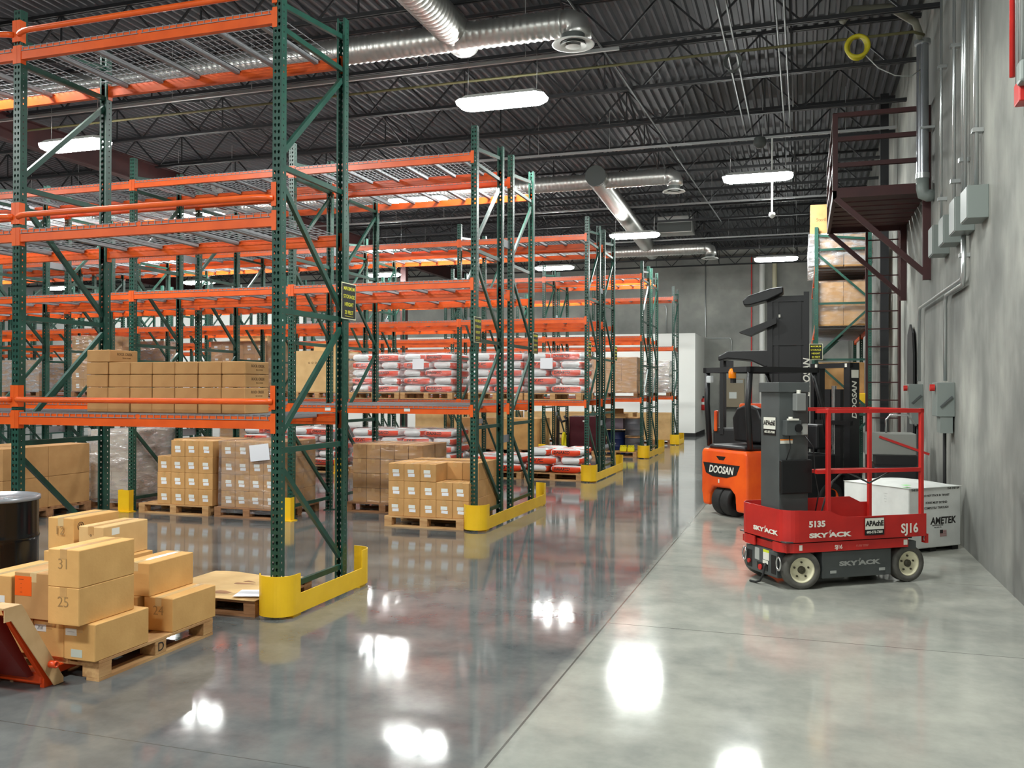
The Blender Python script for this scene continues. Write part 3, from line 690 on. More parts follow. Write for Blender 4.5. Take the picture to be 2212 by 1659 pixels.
def sack_mesh(seed):
    rnd = random.Random(seed); nu, nv = 28, 12; vs = []
    sg = lambda v, e: math.copysign(abs(v) ** e, v)
    for j in range(nv + 1):
        ph = -PI/2 + PI * j / nv
        for i in range(nu):
            th = 2 * PI * i / nu
            cx = sg(math.cos(ph), .40)
            x = .305 * cx * sg(math.cos(th), .34); y = .205 * cx * sg(math.sin(th), .34); z = .0765 * sg(math.sin(ph), .62)
            e = abs(x) / .305
            z *= 1 - .30 * e ** 4; y *= 1 - .05 * e ** 3
            z += .006 * math.sin(x * 17 + seed) * math.cos(y * 13 + seed * 2) * (1 - e * .3)
            vs.append((x, y, max(.002, z + .076)))
    b = MB(); b.add(vs, [(j*nu+i, j*nu+(i+1) % nu, (j+1)*nu+(i+1) % nu, (j+1)*nu+i) for j in range(nv) for i in range(nu)], True)
    return b.mesh('sack', m_sack)
SACK = [sack_mesh(s) for s in range(4)]
def sack_stack(xr, y0, z0, n, where, group, rear=True):
    """xr: right edge; each layer one sack lengthwise and one end-on, sides swapping"""
    rnd = random.Random(int(xr * 37)); W = 1.06
    for t_ in range(n):
        sw = t_ % 2
        for r_ in range(2 if rear else 1):
            lx = xr - (.30 if not sw ^ r_ else W - .30); ex = xr - (W - .21 if not sw ^ r_ else .21)
            z = z0 + t_ * .153
            jx = rnd.uniform(-.015, .015); nm = 'front' if r_ == 0 else 'rear'
            l = lay(t_, n)
            if r_ == 0 or t_ >= n - 1 or True:
                o = inst('sack', SACK[rnd.randrange(4)], None, (lx + jx, y0 + .21 + r_ * .62 - (r_ and .0), z), 0)
                tag(o, 'orange sided sack, %s, %s, %s' % (where, l, nm), 'sack', group)
                if r_ == 0: text('DAIAMID' if not sw else 'EX PEL', .075, m_ink, o, (-.08, -.2035, .075), (PI/2, 0, 0), bold=.002, shear=.2)
                o = inst('sack', SACK[rnd.randrange(4)], None, (ex + jx, y0 + .305 + r_ * .415 + (.0), z), PI/2)
                tag(o, 'white sack end, %s, %s, %s' % (where, l, nm), 'sack', group)
SH = LV[0] - .012
sacks = [(-3.87, SH, 5, 'third row shelf, rightmost pallet'), (-5.0, SH, 5, 'third row shelf, second pallet leftwards'), (-6.42, SH, 5, 'third row shelf, third pallet leftwards'), (-7.55, SH, 5, 'third row shelf, leftmost pallet'),
         (-3.87, 0, 3, 'low floor pallet by the third yellow guard'), (-5.02, 0, 2, 'two high floor pallet of the third row'), (-6.42, 0, 5, 'floor pallet behind the second row end'), (-7.55, 0, 5, 'third row floor, fourth pallet leftwards'),
         (-8.95, 0, 5, 'floor pallet behind the nearest rack post'), (-10.08, 0, 5, 'floor pallet farthest left with sacks')]
for i, (xr, z, n, wh) in enumerate(sacks):
    pallet(xr - 1.08, 15.9 + .04, z, 1.1, 1.0, 'wooden pallet under sacks, ' + wh, m=m_wood, group='pallets under sacks', h=.13)
    sack_stack(xr, 15.98, z + .131, n, wh, 'sacks: ' + wh)
    if z > 0 or n == 5: wrap(xr - 1.07, xr + .0, 15.975, 16.97, z + .1, z + .131 + n * .153 + .01, 'clear wrap on the sacks, ' + wh, m_film if z > 0 else m_film3, i + 11)
for i, x_ in enumerate((-4.52, -7.12)):
    tag(MB().box(-.12, .12, -.002, 0, -.1, .1).build('shipping_paper', m_paper, None, (x_, 15.945, 2.17)), ['white shipping paper on the rightmost wrapped shelf sacks', 'white shipping paper on the wrapped sacks left of the first frame'][i], 'paper')
# other third row loads
pallet(-9.9, 15.97, SH, 1.05, 1.0, 'pallet under the crumpled tan bulk carton on the third row shelf')
o = carton(-9.87, 15.98, SH + .131, .98, .95, .84, 'large crumpled tan bulk carton left of the shelf sacks', m=m_card3, name='bulk_carton')
text('o o o', .09, m_inkbrown, o, (-.1, -.477, .6), (PI/2, 0, 0))
carton(-9.6, 16.2, SH + .973, .5, .5, .16, 'rumpled paper lining sticking out of the bulk carton', m=m_card3, name='paper_liner', rz=.15, cat='paper liner', tape=False)
Y3 = r_3 = 17.36
def far_block(x0, y0, z0, nx, nz, w_, d_, h_, where, group, m=None, wrapm=None, seed=1, labels=False, ny=1):
    pallet(x0 - .02, y0 - .01, z0, nx * (w_ + .002) + .04, max(.9, ny * d_ + .04), 'pallet under the ' + where, m=m_wood2)
    block(x0, y0, z0 + .131, nx, ny, nz, w_, d_, h_, 'the ' + where, group, m=m, labels=labels, tape=False)
    if wrapm: wrap(x0, x0 + nx * (w_ + .002), y0, y0 + ny * d_, z0 + .1, z0 + .131 + nz * h_ + .01, 'stretch wrap around the ' + where, wrapm, seed)
far_block(-12.95, 17.36, SH, 5, 4, .29, .45, .285, 'labelled load behind the carton bank', 'cartons in the far labelled shelf load', m=m_card2, wrapm=m_film, labels=True, ny=2)
carton(-12.3, 17.5, SH + .131 + 4*.286 + .002, .75, .4, .125, 'single flat tan carton lying on top of the far wrapped shelf load', m=m_card3)
far_block(-15.62, 15.98, SH, 3, 5, .33, .45, .245, 'tall load beside the carton bank', 'cartons in the left shelf load', m=m_card2, wrapm=m_film, seed=4, labels=True, ny=2)
far_block(-15.75, 17.4, SH, 3, 3, .48, .45, .39, 'glossy wrapped load behind the top carton', 'cartons in the glossy rear load', m=m_card2, wrapm=m_film2, seed=5)
far_block(-17.65, 15.98, SH, 3, 3, .36, .9, .23, 'white wrapped load, far left shelf', 'cartons in the bright left load', m=m_card2, wrapm=m_film2, seed=6)
# --- fourth and fifth row loads
far_block(-5.45, 22.0, SH, 4, 3, .385, .9, .29, 'fourth row wrapped shelf load', 'cartons on the fourth row shelf', m=m_card2, wrapm=m_film, seed=8)
far_block(-4.95, 27.55, SH, 3, 4, .35, .9, .235, 'white wrapped load on the farthest shelf', 'cartons on the farthest shelf', m=mat('cream_carton', sr(222, 216, 200), .6), wrapm=m_film2, seed=9)
for i in range(7):
    xx = XR - BL * (i // 2) - (1.13, 2.30)[i % 2]
    pallet(xx, 27.62, 0, 1.08, .95, 'pallet under a tan bulk carton on the farthest row floor, %s from the right' % ORD[i], m=m_wood2, group='farthest floor pallets')
    carton(xx + .02, 27.64, .131, 1.04, .9, .83, 'tan bulk carton on the farthest row floor, %s from the right' % ORD[i], 'bulk cartons on the farthest floor', m=m_card3, name='bulk_carton')
for i, (xx, mm) in enumerate(((-7.5, m_card), (-8.68, m_card2))):
    pallet(xx - .02, 21.95, 0, 1.14, 1.0, 'pallet under a brown bulk carton, fourth row floor, %s' % ['right one', 'left one'][i], m=m_wood2)
    carton(xx, 21.97, .131, 1.1, .95, .80, 'brown bulk carton on the fourth row floor, %s of the two' % ['right', 'left'][i], m=mm, name='bulk_carton')
# maroon cabinet, drums and odds and ends under the fourth row
m_mar2 = mat('dark_maroon_enamel', sr(70, 16, 28), .4); m_blue = mat('blue_plastic', sr(22, 42, 92), .4); m_greyp = mat('grey_drum_plastic', sr(96, 98, 104), .45); m_yel2 = mat('bright_yellow_plastic', sr(240, 224, 20), .5)
t = empty('maroon_cabinet', (-5.25, 22.45, 0), 0, 'dark maroon metal cabinet on the fourth row floor, left of its first post', 'cabinet')
MB().box(-.42, .42, -.3, .3, .0, 1.0).build('body', m_mar2, t, bevel=.01); MB().box(-.40, -.005, -.308, -.3, .05, .96).build('door', m_mar2, t); MB().box(.005, .40, -.308, -.3, .05, .96).build('door', m_mar2, t); MB().box(-.06, .06, -.312, -.308, .86, .9).build('name_tape', m_label, t)
t = empty('hose_reel_cart', (-5.82, 22.1, 0), 0, 'black cart with a yellow hose reel standing under the fourth row', 'hose reel')
MB().box(-.22, .22, -.2, .25, .0, .05).bar((-.15, 0, .05), (-.12, 0, .98), .05).bar((.15, 0, .05), (.12, 0, .98), .05).bar((-.13, 0, .55), (.13, 0, .55), .04).build('frame', m_black, t)
MB().tube([(.05 + .04 * math.cos(a), -.08 + 0 * a, .32 + .22 * math.sin(a)) if False else (.06, -.12 + .14 * math.cos(a), .35 + .22 * math.sin(a)) for a in [2*PI*k/24 for k in range(24)]], .035, 8, closed=True).build('hose_coil', m_yel2, t)
MB().tube([(-.1, -.06, .98), (0, -.12, .86), (.12, -.08, .9), (.05, -.02, 1.0)], .035, 8).build('cable_bundle', m_black, t)
pallet(-5.05, 22.0, 0, 1.15, .62, 'low pallet with yellow blocks and a grey bag under the fourth row first bay')
for i in range(2):
    t = empty('yellow_floor_bumper', (-4.25 + i * .19, 22.1, .131), 0, 'bright yellow ribbed bumper on the low pallet, %s one' % ['left', 'right'][i], 'bumper', 'yellow bumpers on the low pallet')
    MB().box(-.085, .085, -.07, .07, 0, .12).build('block', m_yel2, t, bevel=.02)
    for k in (-.055, 0, .055): MB().box(k - .017, k + .017, -.075, .075, .11, .16).build('rib', m_yel2, t, bevel=.008, seg=1)
t = MB(); t.tube([(-.2, 0, .05), (-.05, .02, .10), (.1, 0, .16), (.2, .0, .2)], [.03, .07, .06, .02], 10); tag(t.build('grey_bag', mat('grey_cloth', sr(140, 144, 150), .8), None, (-4.66, 22.15, .13)), 'slumped grey bag left of the yellow bumpers', 'bag')
drum(-4.62, 23.0, 0, .25, .62, m_blue, m_black, 'blue plastic drum behind the low pallet under the fourth row')
for i, z in enumerate((.0, .5)): drum(-4.12, 22.93, z, .24, .47, m_greyp, m_wood, 'grey wrapped keg at the right, %s of two stacked' % ['lower', 'upper'][i], 'stacked grey kegs')
carton(-5.0, 22.72, .66, .62, .5, .28, 'purplish grey carton stacked above the blue drum', m=mat('grey_purple_carton', sr(118, 108, 118), .7)); carton(-5.0, 22.75, .945, .68, .4, .12, 'flat tan carton on the purplish carton', m=m_card3)
carton(-4.92, 22.8, 1.07, .5, .3, .12, 'tilted brown carton on the very top of the fourth row floor heap', m=m_card2, rz=.2)
# far left odds under second and third rows
far_block(-12.7, 17.36, 0, 3, 3, .38, .4, .25, 'grey wrapped floor load beyond the sacks', 'cartons beyond the sacks', m=m_card2, wrapm=m_film, seed=19)
# ---------------------------------------------------------------- red vertical mast lift
m_red = mat('red_lift_paint', sr(196, 40, 34), .4, c2=sr(180, 34, 30), scale=5); m_sgrey = mat('dark_grey_lift_paint', sr(82, 86, 86), .45, c2=sr(72, 76, 76), scale=4)
m_cream = mat('cream_wheel_hub', sr(226, 220, 188), .5); m_chrome = mat('chrome_steel', sr(200, 200, 200), .2, .9); m_txtw = mat('white_decal', sr(228, 226, 214), .5); m_txtg = mat('grey_decal', sr(170, 172, 168), .5)
m_hub = mat('oily_hub', sr(60, 56, 40), .5)
def frame_pts(W0, W1, x0, x1, r, n=6):
    def arc(cx, cy, a0, a1): return [(cx + r * math.cos(a0 + (a1 - a0) * i / n), cy + r * math.sin(a0 + (a1 - a0) * i / n)) for i in range(n + 1)]
    return arc, [(x1, W0)] + list(reversed(arc(x0 + r, W0 + r, PI, PI * 1.5))) + list(reversed(arc(x0 + r, W1 - r, PI/2, PI))) + [(x1, W1)]
def wheel(par, x, y, z, r, wd, side, steer=0, mt=None, mh=None, name='wheel', hubr=.62, bolts=5):
    """wheel with axis along local y; side -1 = outer face towards -y"""
    w_ = empty(name, (x, y, z), steer); w_.parent = par
    T = Matrix.Rotation(PI/2 if side < 0 else -PI/2, 4, 'X')
    MB().lathe([(r*hubr, -wd/2), (r*.97, -wd/2), (r, -wd/2 + .012), (r, wd/2 - .012), (r*.97, wd/2), (r*hubr, wd/2), (r*hubr, -wd/2)], 36, T=T, cap=False).build('tyre', mt or m_rubber, w_)
    MB().lathe([(r*hubr, -wd/2 + .005), (r*hubr, wd/2 - .004), (r*hubr*.9, wd/2 - .012), (r*hubr*.8, wd/2 - .03), (.001, wd/2 - .03)], 36, T=T, cap=False).build('rim', mh or m_cream, w_)
    MB().lathe([(r*.2, wd/2 - .031), (r*.2, wd/2 - .012), (r*.12, wd/2 - .004), (.001, wd/2 - .004)], 20, T=T, cap=False).build('hub', m_hub, w_)
    for k in range(bolts):
        a = 2*PI*k/bolts + .3; MB().cyl(T @ Vector((r*.4*math.cos(a), r*.4*math.sin(a), wd/2 - .031)), T @ Vector((r*.4*math.cos(a), r*.4*math.sin(a), wd/2 - .02)), r*.055, n=8).build('bolt', m_hub, w_)
    return w_
sj = empty('mast_lift', (.018, 7.936, 0), R(34.9), 'red and dark grey electric mast lift with red cage and cream wheel hubs', 'lift')
SW = .68
for (x, y, sd, st_) in ((0, .055, -1, -.18), (1.08, .055, -1, 0), (0, SW - .055, 1, -.18), (1.08, SW - .055, 1, 0)): wheel(sj, x, y, .162, .162, .105, sd, st_, m_greytyre, hubr=.68)
b = MB(); b.box(-.17, 1.22, .13, SW - .13, .075, .31); b.box(.19, .90, .012, SW - .012, .075, .31); b.build('chassis', m_sgrey, sj, bevel=.01)
b = MB(); b.box(-.185, -.17, .115, .60, .09, .30); b.build('front_panel', m_sgrey, sj, bevel=.004)
for y0_, y1_, z0_, z1_ in ((.50, .58, .11, .26), (.25, .42, .115, .175), (.13, .20, .11, .27)): MB().box(-.188, -.184, y0_, y1_, z0_, z1_).build('panel_opening', m_black, sj)
for y0_, y1_, z0_, z1_, m_ in ((.385, .455, .19, .295, m_txtg), (.235, .325, .21, .275, m_txtw), (.235, .325, .275, .298, mat('lime_sticker', sr(214, 226, 40), .5)), (.25, .33, .175, .205, m_txtw)): MB().box(-.1865, -.185, y0_, y1_, z0_, z1_).build('sticker', m_, sj)
for y_ in (.605, .07): MB().tube([(-.20, y_ + .03*math.cos(a), .215 + .055*math.sin(a)) for a in [2*PI*k/18 for k in range(18)]], .008, 8, closed=True).build('tie_down_ring', m_chrome, sj)
MB().tube([(-.19, .28, .18), (-.21, .27, .15), (-.22, .27, .09), (-.24, .29, .03), (-.25, .34, .012), (-.27, .40, .012)], .010, 8).build('drag_hose', m_rubber, sj)
MB().cyl((-.19, .36, .135), (-.20, .36, .135), .025).build('red_plug', m_red, sj); MB().cyl((-.188, .54, .16), (-.2, .54, .16), .02).build('red_plug', m_red, sj)
arc, pth = frame_pts(-.02, SW + .02, -.20, 1.05, .13)
MB().sheet(pth[:8] + [(-.2, .12), (-.2, .16)], .315, .395, -.012).build('base_cover', m_red, sj)
MB().sheet([(-.2, .44), (-.2, .5)] + pth[8:], .315, .395, -.012).build('base_cover', m_red, sj)
MB().box(-.17, 1.05, 0, SW, .315, .375).build('deck_plate', m_red, sj)
for (a_, b_, fx_) in ((1.0, 1.04, 0), (-.06, -.03, 0)): MB().box(a_, b_, -.0225, -.021, .335, .38).build('sticker', m_txtw, sj)
MB().box(-.13, 1.15, .05, SW - .05, .375, .405).build('under_platform', m_black, sj)
arc, pth = frame_pts(-.03, SW + .03, -.20, 1.235, .13)
n_ = len(pth); Z1 = []
P2 = [(1.235, -.03), (.42, -.03), (.36, -.03), (.30, -.03), (.24, -.03)] + pth[1:-1] + [(.24, SW + .03), (1.0, SW + .03), (1.12, SW + .03), (1.235, SW + .03)]
for p_ in P2: Z1.append(.602 if p_[0] > .4 and p_[1] < 0 else .61 if p_ == (.36, -.03) else .63 if p_ == (.30, -.03) else .66 if p_ == (.24, -.03) else (.62 if p_[0] > 1.05 and p_[1] > .3 else .675))
MB().sheet(P2, .405, Z1, -.006).build('platform_skirt', m_red, sj)
MB().box(1.229, 1.235, -.03, SW + .03, .405, .47).build('rear_sill', m_red, sj)
MB().box(-.19, 1.23, -.02, SW + .02, .402, .412).build('platform_floor', m_sgrey, sj)
# mast column
MB().box(-.15, .14, .14, .42, .30, 1.70).build('mast', m_sgrey, sj, bevel=.006)
MB().box(-.165, .145, .125, .435, 1.67, 1.755).build('mast_cap', m_sgrey, sj, bevel=.004)
MB().box(-.152, .155, .10, .139, .80, 1.09).build('document_bag', m_black, sj, bevel=.01)
def ctrl(x0, x1, z0, z1, lab, m_):
    MB().box(x0, x1, .075, .139, z0, z1).build(lab, m_, sj, bevel=.006)
ctrl(-.02, .075, 1.51, 1.66, 'junction_box', mat('pale_grey_box', sr(128, 130, 128), .5)); ctrl(-.12, .03, 1.30, 1.43, 'control_box', m_sgrey)
MB().cyl((-.005, .074, 1.365), (-.005, .06, 1.365), .035, n=20).build('rotary_knob', m_black, sj)
for x_, z_ in ((.02, 1.66), (-.06, 1.43)): MB().cyl((x_, .105, z_), (x_, .105, z_ + .03), .018, n=12).build('cable_gland', m_txtw, sj)
MB().box(-.10, .0, .07, .1, 1.43, 1.445, T=Matrix.Rotation(.0, 4, 'X')).build('white_lever', m_txtw, sj)
MB().box(.06, .12, .11, .139, 1.30, 1.40).build('socket_plate', m_txtg, sj, bevel=.01)
b_ = MB().box(-.139, -.015, .1385, .14, 1.228, 1.268).build('warning_label', m_txtw, sj); MB().box(-.139, -.015, .1378, .1386, 1.255, 1.268).build('orange_strip', mat('orange_strip', sr(226, 130, 40), .5), b_)
MB().tube([(-.06, .12, 1.30), (-.065, .10, 1.2), (-.09, .12, 1.09)], .005, 6).build('cable', m_rubber, sj)
MB().tube([(.09, .12, 1.30), (.15, .08, 1.2), (.17, .08, .95), (.19, .06, .8), (.15, .06, .62)], .006, 6).build('cable', m_black, sj)
MB().tube([(.28, .2, .5), (.30, .12, .75), (.33, .06, .9), (.42, .03, .99), (.55, .03, .94), (.68, .03, .88), (.80, .03, .93), (.92, .03, .98)], .008, 8).build('grey_cable', m_sgrey, sj)
# cage rails
T_ = .034; yn, yf = 0.0, SW; xa, xb = .24, 1.205
for (x, y) in ((xa, yn), (xb, yn), (xb, yf)): MB().box(x - T_/2, x + T_/2, y - T_/2, y + T_/2, .41, 1.53).build('cage_post', m_red, sj, bevel=.003, seg=1)
MB().bar((.14, .03, 1.51), (xa, yn, 1.51), T_).bar((xa, yn, 1.51), (xb, yn, 1.51), T_).bar((xb, yn - T_/2, 1.51), (xb, yf + T_/2, 1.51), T_).bar((xb, yf, 1.51), (.10, yf, 1.51), T_).bar((.12, yf, 1.51), (.1, .42, 1.51), T_).build('top_rail', m_red, sj)
MB().bar((.14, .03, .99), (xb, yn, .99), T_).build('mid_rail', m_red, sj); MB().bar((.10, yf, .93), (xb, yf, .93), T_).build('mid_rail', m_red, sj); 
MB().box(xb + .03, xb + .06, -.02, .03, .34, .42).build('latch', m_red, sj); MB().tube([(xb + .05 + .02*math.cos(a), 0, .38 + .04*math.sin(a)) for a in [2*PI*k/14 for k in range(14)]], .006, 6, closed=True).build('chain_ring', m_chrome, sj); MB().box(1.06, 1.15, .0, .08, .29, .36).build('rear_bracket', m_sgrey, sj)
# decals: word with the double slanted strokes between Y and A
def skyjack(par, loc, rot, size, m_, W_):
    Rm = Matrix.Rotation(rot[2], 4, 'Z') @ Matrix.Rotation(rot[1], 4, 'Y') @ Matrix.Rotation(rot[0], 4, 'X')
    V = lambda x, y: Vector(loc) + (Rm @ Vector((x, y, 0)))
    text('SKY', size, m_, par, V(-W_ * .27, 0), rot, bold=.0026 * size / .05, sx=W_ / (size * 3.9)); text('ACK', size, m_, par, V(W_ * .27, 0), rot, bold=.0026 * size / .05, sx=W_ / (size * 3.9))
    b = MB(); s = size
    for k in (0, .2): b.prism([(-.10*s + k*s, .30*s), (.0*s + k*s, .30*s), (.25*s + k*s, .85*s), (.16*s + k*s, .80*s)], .0008, 'z')
    b.prism([(.0, -.35*s), (.10*s, -.35*s), (.22*s, -.1*s), (.22*s, .28*s), (.12*s, .28*s), (.12*s, -.1*s), (.03*s, -.25*s)], .0008, 'z')
    o = b.build('logo_strokes', m_, par, V(-.02*s, 0)); o.rotation_euler = rot
F_ = (PI/2, 0, 0); E_r = (PI/2, 0, -PI/2)
skyjack(sj, (.225, -.0375, .457), F_, .052, m_txtw, .40); skyjack(sj, (-.2075, .27, .472), E_r, .050, m_txtw, .36); skyjack(sj, (.56, .011, .195), F_, .052, m_txtg, .40)
text('5135', .068, m_txtw, sj, (.105, -.0375, .553), F_, sx=1.2, bold=.003)
text('SJ16', .112, m_txtw, sj, (1.05, -.0375, .478), F_, sx=.95, bold=.003)
text('SJ16', .045, m_txtw, sj, (.32, -.0335, .35), F_, bold=.001); text('// ///// ///////', .028, mat('worn_decal', sr(190, 110, 100), .6), sj, (.56, -.0335, .352), F_)
def apache(par, loc, rz, W_=.20, Hh=.15):
    t = empty('hire_plate', loc, rz); t.parent = par
    MB().box(-W_/2, W_/2, -.002, 0, -Hh/2, Hh/2).build('plate', m_black, t); MB().box(-W_/2 + .004, W_/2 - .004, -.003, -.002, -Hh*.17, Hh/2 - .004).build('panel', m_txtw, t)
    text('APAchE', W_*.30, m_ink, t, (0, -.0035, Hh*.16), F_, bold=.003, sx=.92); text('602-272-7368', W_*.145, m_txtw, t, (0, -.0028, -Hh*.33), F_, bold=.0005)
apache(sj, (.683, -.0365, .513), 0); apache(sj, (-.1505, .28, 1.375), -PI/2, .19, .16)
for x_, z_ in ((.30, .13), (.80, .13)): MB().box(x_ - .03, x_ + .03, .008, .012, z_ - .012, z_ + .012).build('sticker', m_txtg, sj)

# ---------------------------------------------------------------- orange forklift
m_fork = mat('orange_forklift_paint', sr(240, 94, 24), .35, c2=sr(224, 76, 24), scale=3); m_bk = mat('black_plastic', sr(26, 26, 28), .45); m_glass = mat('lamp_glass', sr(220, 224, 226), .15, .4)
fk = empty('forklift', (-.674, 11.8, 0), R(42.8), 'orange and black three wheel electric forklift, twin rear tyres towards the aisle', 'forklift')
W = .95
def cw(yy): return
# counterweight: rear face with wheel arch, built from outline prisms along x
b = MB()
outer = [(.0, .09), (.0, .84), (.03, .89), (W - .03, .89), (W, .84), (W, .30), (W - .04, .12), (.78, .12), (.77, .28), (.70, .37), (.34, .38), (.24, .30), (.22, .09)]
b.prism(outer, .42, 'x'); b.build('counterweight', m_fork, fk, bevel=.035, seg=3)
MB().box(.42, .66, .0, W, .12, .89).build('side_cover', m_fork, fk, bevel=.02); MB().box(.66, 1.55, .02, W - .02, .16, .82).build('body', m_bk, fk, bevel=.02)
MB().box(.05, .75, .1, W - .1, .885, .95).build('rear_deck', m_bk, fk, bevel=.03)
MB().prism([(.13, .70), (.90, .70), (.84, .56), (.70, .52), (.40, .52), (.2, .57)], .004, 'x', -.003).build('name_plate', m_bk, fk)
text('DOOSAN', .135, m_txtw, fk, (-.004, .52, .615), (PI/2, 0, -PI/2), bold=.004, shear=.25, sx=.88)
MB().prism([(.42, .80), (.62, .80), (.56, .75), (.46, .75)], .004, 'x', -.003).build('tow_pin_slot', m_black, fk)
MB().box(-.004, 0, .55, .575, .44, .49).build('sticker', m_txtw, fk)
for y_ in (.42, .60): wheel(fk, .16, y_, .20, .20, .15, -1, 0, m_rubber, m_bk, name='rear_wheel', bolts=0)
for y_ in (.10, W - .10): wheel(fk, 1.45, y_, .22, .22, .18, -1 if y_ < .4 else 1, 0, m_rubber, m_fork, name='front_wheel')
# seat, dashboard, hood
s_ = MB(); s_.box(.55, 1.0, .25, .72, .95, 1.07).build('seat_cushion', m_bk, fk, bevel=.04, seg=3)
b = MB(); b.prism([(.28, .98), (.82, .98), (.86, 1.3), (.76, 1.44), (.62, 1.48), (.48, 1.48), (.34, 1.44), (.26, 1.3)], .11, 'x', .45); b.build('seat_back', m_bk, fk, bevel=.03, seg=3)
MB().box(1.30, 1.5, .12, W - .12, .88, 1.22).build('dashboard', m_bk, fk, bevel=.03)
MB().bar((1.3, .5, 1.1), (1.05, .5, 1.30), .05).build('steering_column', m_bk, fk)
Ts = Matrix.Translation((1.05, .5, 1.31)) @ Matrix.Rotation(-.8, 4, 'Y')
MB().tube([Ts @ Vector((.15*math.cos(a), .15*math.sin(a), 0)) for a in [2*PI*k/20 for k in range(20)]], .014, 8, closed=True).build('steering_wheel', m_bk, fk)
# overhead guard
for y_ in (-.0, W - .03): 
    MB().tube([(.10, y_ + (.05 if y_ < .4 else -.03), .92), (.06, y_ + (.05 if y_ < .4 else -.02), 1.5), (.08, y_ + (.03 if y_ < .4 else -.0), 1.93)], .038, 8).build('rear_pillar', m_bk, fk)
    MB().tube([(1.45, y_ + .04, .9), (1.30, y_ + .04, 1.5), (1.15, y_ + .04, 1.94)], .032, 8).build('front_pillar', m_bk, fk)
b = MB(); b.box(.04, 1.2, -.02, .05, 1.92, 1.99).box(.04, 1.2, W - .06, W + .01, 1.92, 1.99).box(.04, .11, -.02, W + .01, 1.92, 1.99).box(1.13, 1.2, -.02, W, 1.92, 1.99)
for k in range(6): b.box(.2 + k*.16, .225 + k*.16, .04, W - .05, 1.945, 1.98)
b.build('overhead_guard', m_bk, fk)
MB().lathe([(.045, 0), (.05, .01), (.05, .09), (.03, .13), (.001, .135)], 20, T=Matrix.Translation((.06, .36, 1.84))).build('beacon', mat('amber_beacon', sr(240, 130, 10), .2), fk); MB().box(.05, .1, .33, .39, 1.78, 1.84).build('beacon_bracket', m_bk, fk)
for y_ in (.60 + .2,): MB().box(.0, .06, y_ - .05, y_ + .05, 1.78, 1.88).build('work_lamp', m_glass, fk, bevel=.015)
# mast
ms = MB()
for y_ in (.10, .78): ms.box(1.87, 2.05, y_, y_ + .07, .06, 2.07)
for y_ in (.19, .70): ms.box(1.90, 2.0, y_, y_ + .05, .06, 2.0)
for z_ in (.5, 1.2, 2.0): ms.box(1.88, 1.93, .1, .85, z_, z_ + (.07 if z_ == 2.0 else .06))
ms.box(1.92, 1.98, .32, .42, .1, 1.7).box(1.92, 1.98, .52, .62, .1, 1.7)
ms.build('mast', m_bk, fk)
MB().cyl((1.95, .47, .1), (1.95, .47, 1.75), .035).build('lift_cylinder', m_chrome, fk)
text('DOOSAN', .12, m_txtw, fk, (1.96, .0995, 1.55), (PI/2, -PI/2, 0), bold=.003, shear=.2)
MB().box(1.90, 2.03, .097, .10, 1.86, 1.97).build('sticker', m_txtw, fk); MB().box(1.868, 1.88, .15, .19, 2.01, 2.06).build('sticker', m_txtw, fk); MB().box(1.868, 1.88, .72, .76, 2.01, 2.06).build('sticker', m_txtw, fk)
b = MB().box(2.06, 2.1, .1, .85, .15, .25).box(2.06, 2.1, .1, .85, .45, .55)
b.build('carriage', m_bk, fk)
for y_ in (.22, .62): MB().prism([(2.1, .55), (2.14, .55), (2.14, .09), (3.0, .06), (3.0, .04), (2.1, .04)], .1, 'y', y_).build('fork', m_bk, fk)

# ---------------------------------------------------------------- tall black reach truck behind it
rt = empty('reach_truck', (-.55, 15.9, 0), 0, 'black and orange reach truck with very tall black mast behind the orange forklift', 'forklift')
b = MB()
for x_ in (-.02, .58): b.box(x_, x_ + .09, .0, .22, .05, 3.36)
for x_ in (.1, .47): b.box(x_, x_ + .07, .03, .18, .05, 3.30)
b.box(.06, .60, .05, .13, .1, 3.25).box(-.02, .67, .02, .1, 3.2, 3.3).box(-.02, .67, .02, .1, 2.45, 2.55).box(-.02, .67, .05, .12, 1.4, 1.5).box(.2, .45, .06, .16, .1, 2.9)
b.build('mast', m_bk, rt)
MB().prism([(-.42, 3.22), (-.34, 3.30), (.05, 3.42), (.25, 3.44), (.25, 3.34), (.0, 3.22), (-.30, 3.14), (-.40, 3.14)], .40, 'y', -.15).build('top_cowl', m_bk, rt, bevel=.02)
MB().prism([(-.48, 2.68), (.14, 2.92), (.14, 2.82), (-.3, 2.62)], .42, 'y', -.15).build('mast_shelf', m_bk, rt)
MB().box(.17, .2, -.005, .0, 2.93, 2.98).build('sticker', m_txtw, rt)
text('DOOSAN', .15, m_txtw, rt, (.63, -.004, 1.9), (PI/2, -PI/2, 0), bold=.004, shear=.2)
b = MB(); b.prism([(-.86, 2.28), (-.7, 2.37), (.1, 2.38), (.15, 2.22), (-.05, 2.08), (-.3, 2.2), (-.7, 2.24), (-.86, 2.2)], .8, 'y', .2); b.build('overhead_guard', m_bk, rt, bevel=.02)
for x_, y_ in ((-.80, .25), (-.80, .9), (.0, .9)): MB().box(x_ - .03, x_ + .03, y_ - .03, y_ + .03, .9, 2.25).build('guard_pillar', m_bk, rt)
MB().box(-.72, -.70 + .1, .22, .3, 2.06, 2.2).build('hanging_lamp', m_bk, rt)
MB().box(-.95, .0, .25, 1.0, .1, 1.0).build('body', m_bk, rt, bevel=.03); MB().box(-.50, .0, .3, .6, 1.15, 1.45).build('orange_cover', m_fork, rt, bevel=.03); MB().box(-.93, -.87, .2, .5, .95, 1.32).build('orange_arm', m_fork, rt, bevel=.02)
for x_ in (-.1, .65): MB().box(x_ - .05, x_ + .05, -1.0, .2, .06, .2).build('base_leg', m_bk, rt, bevel=.01)
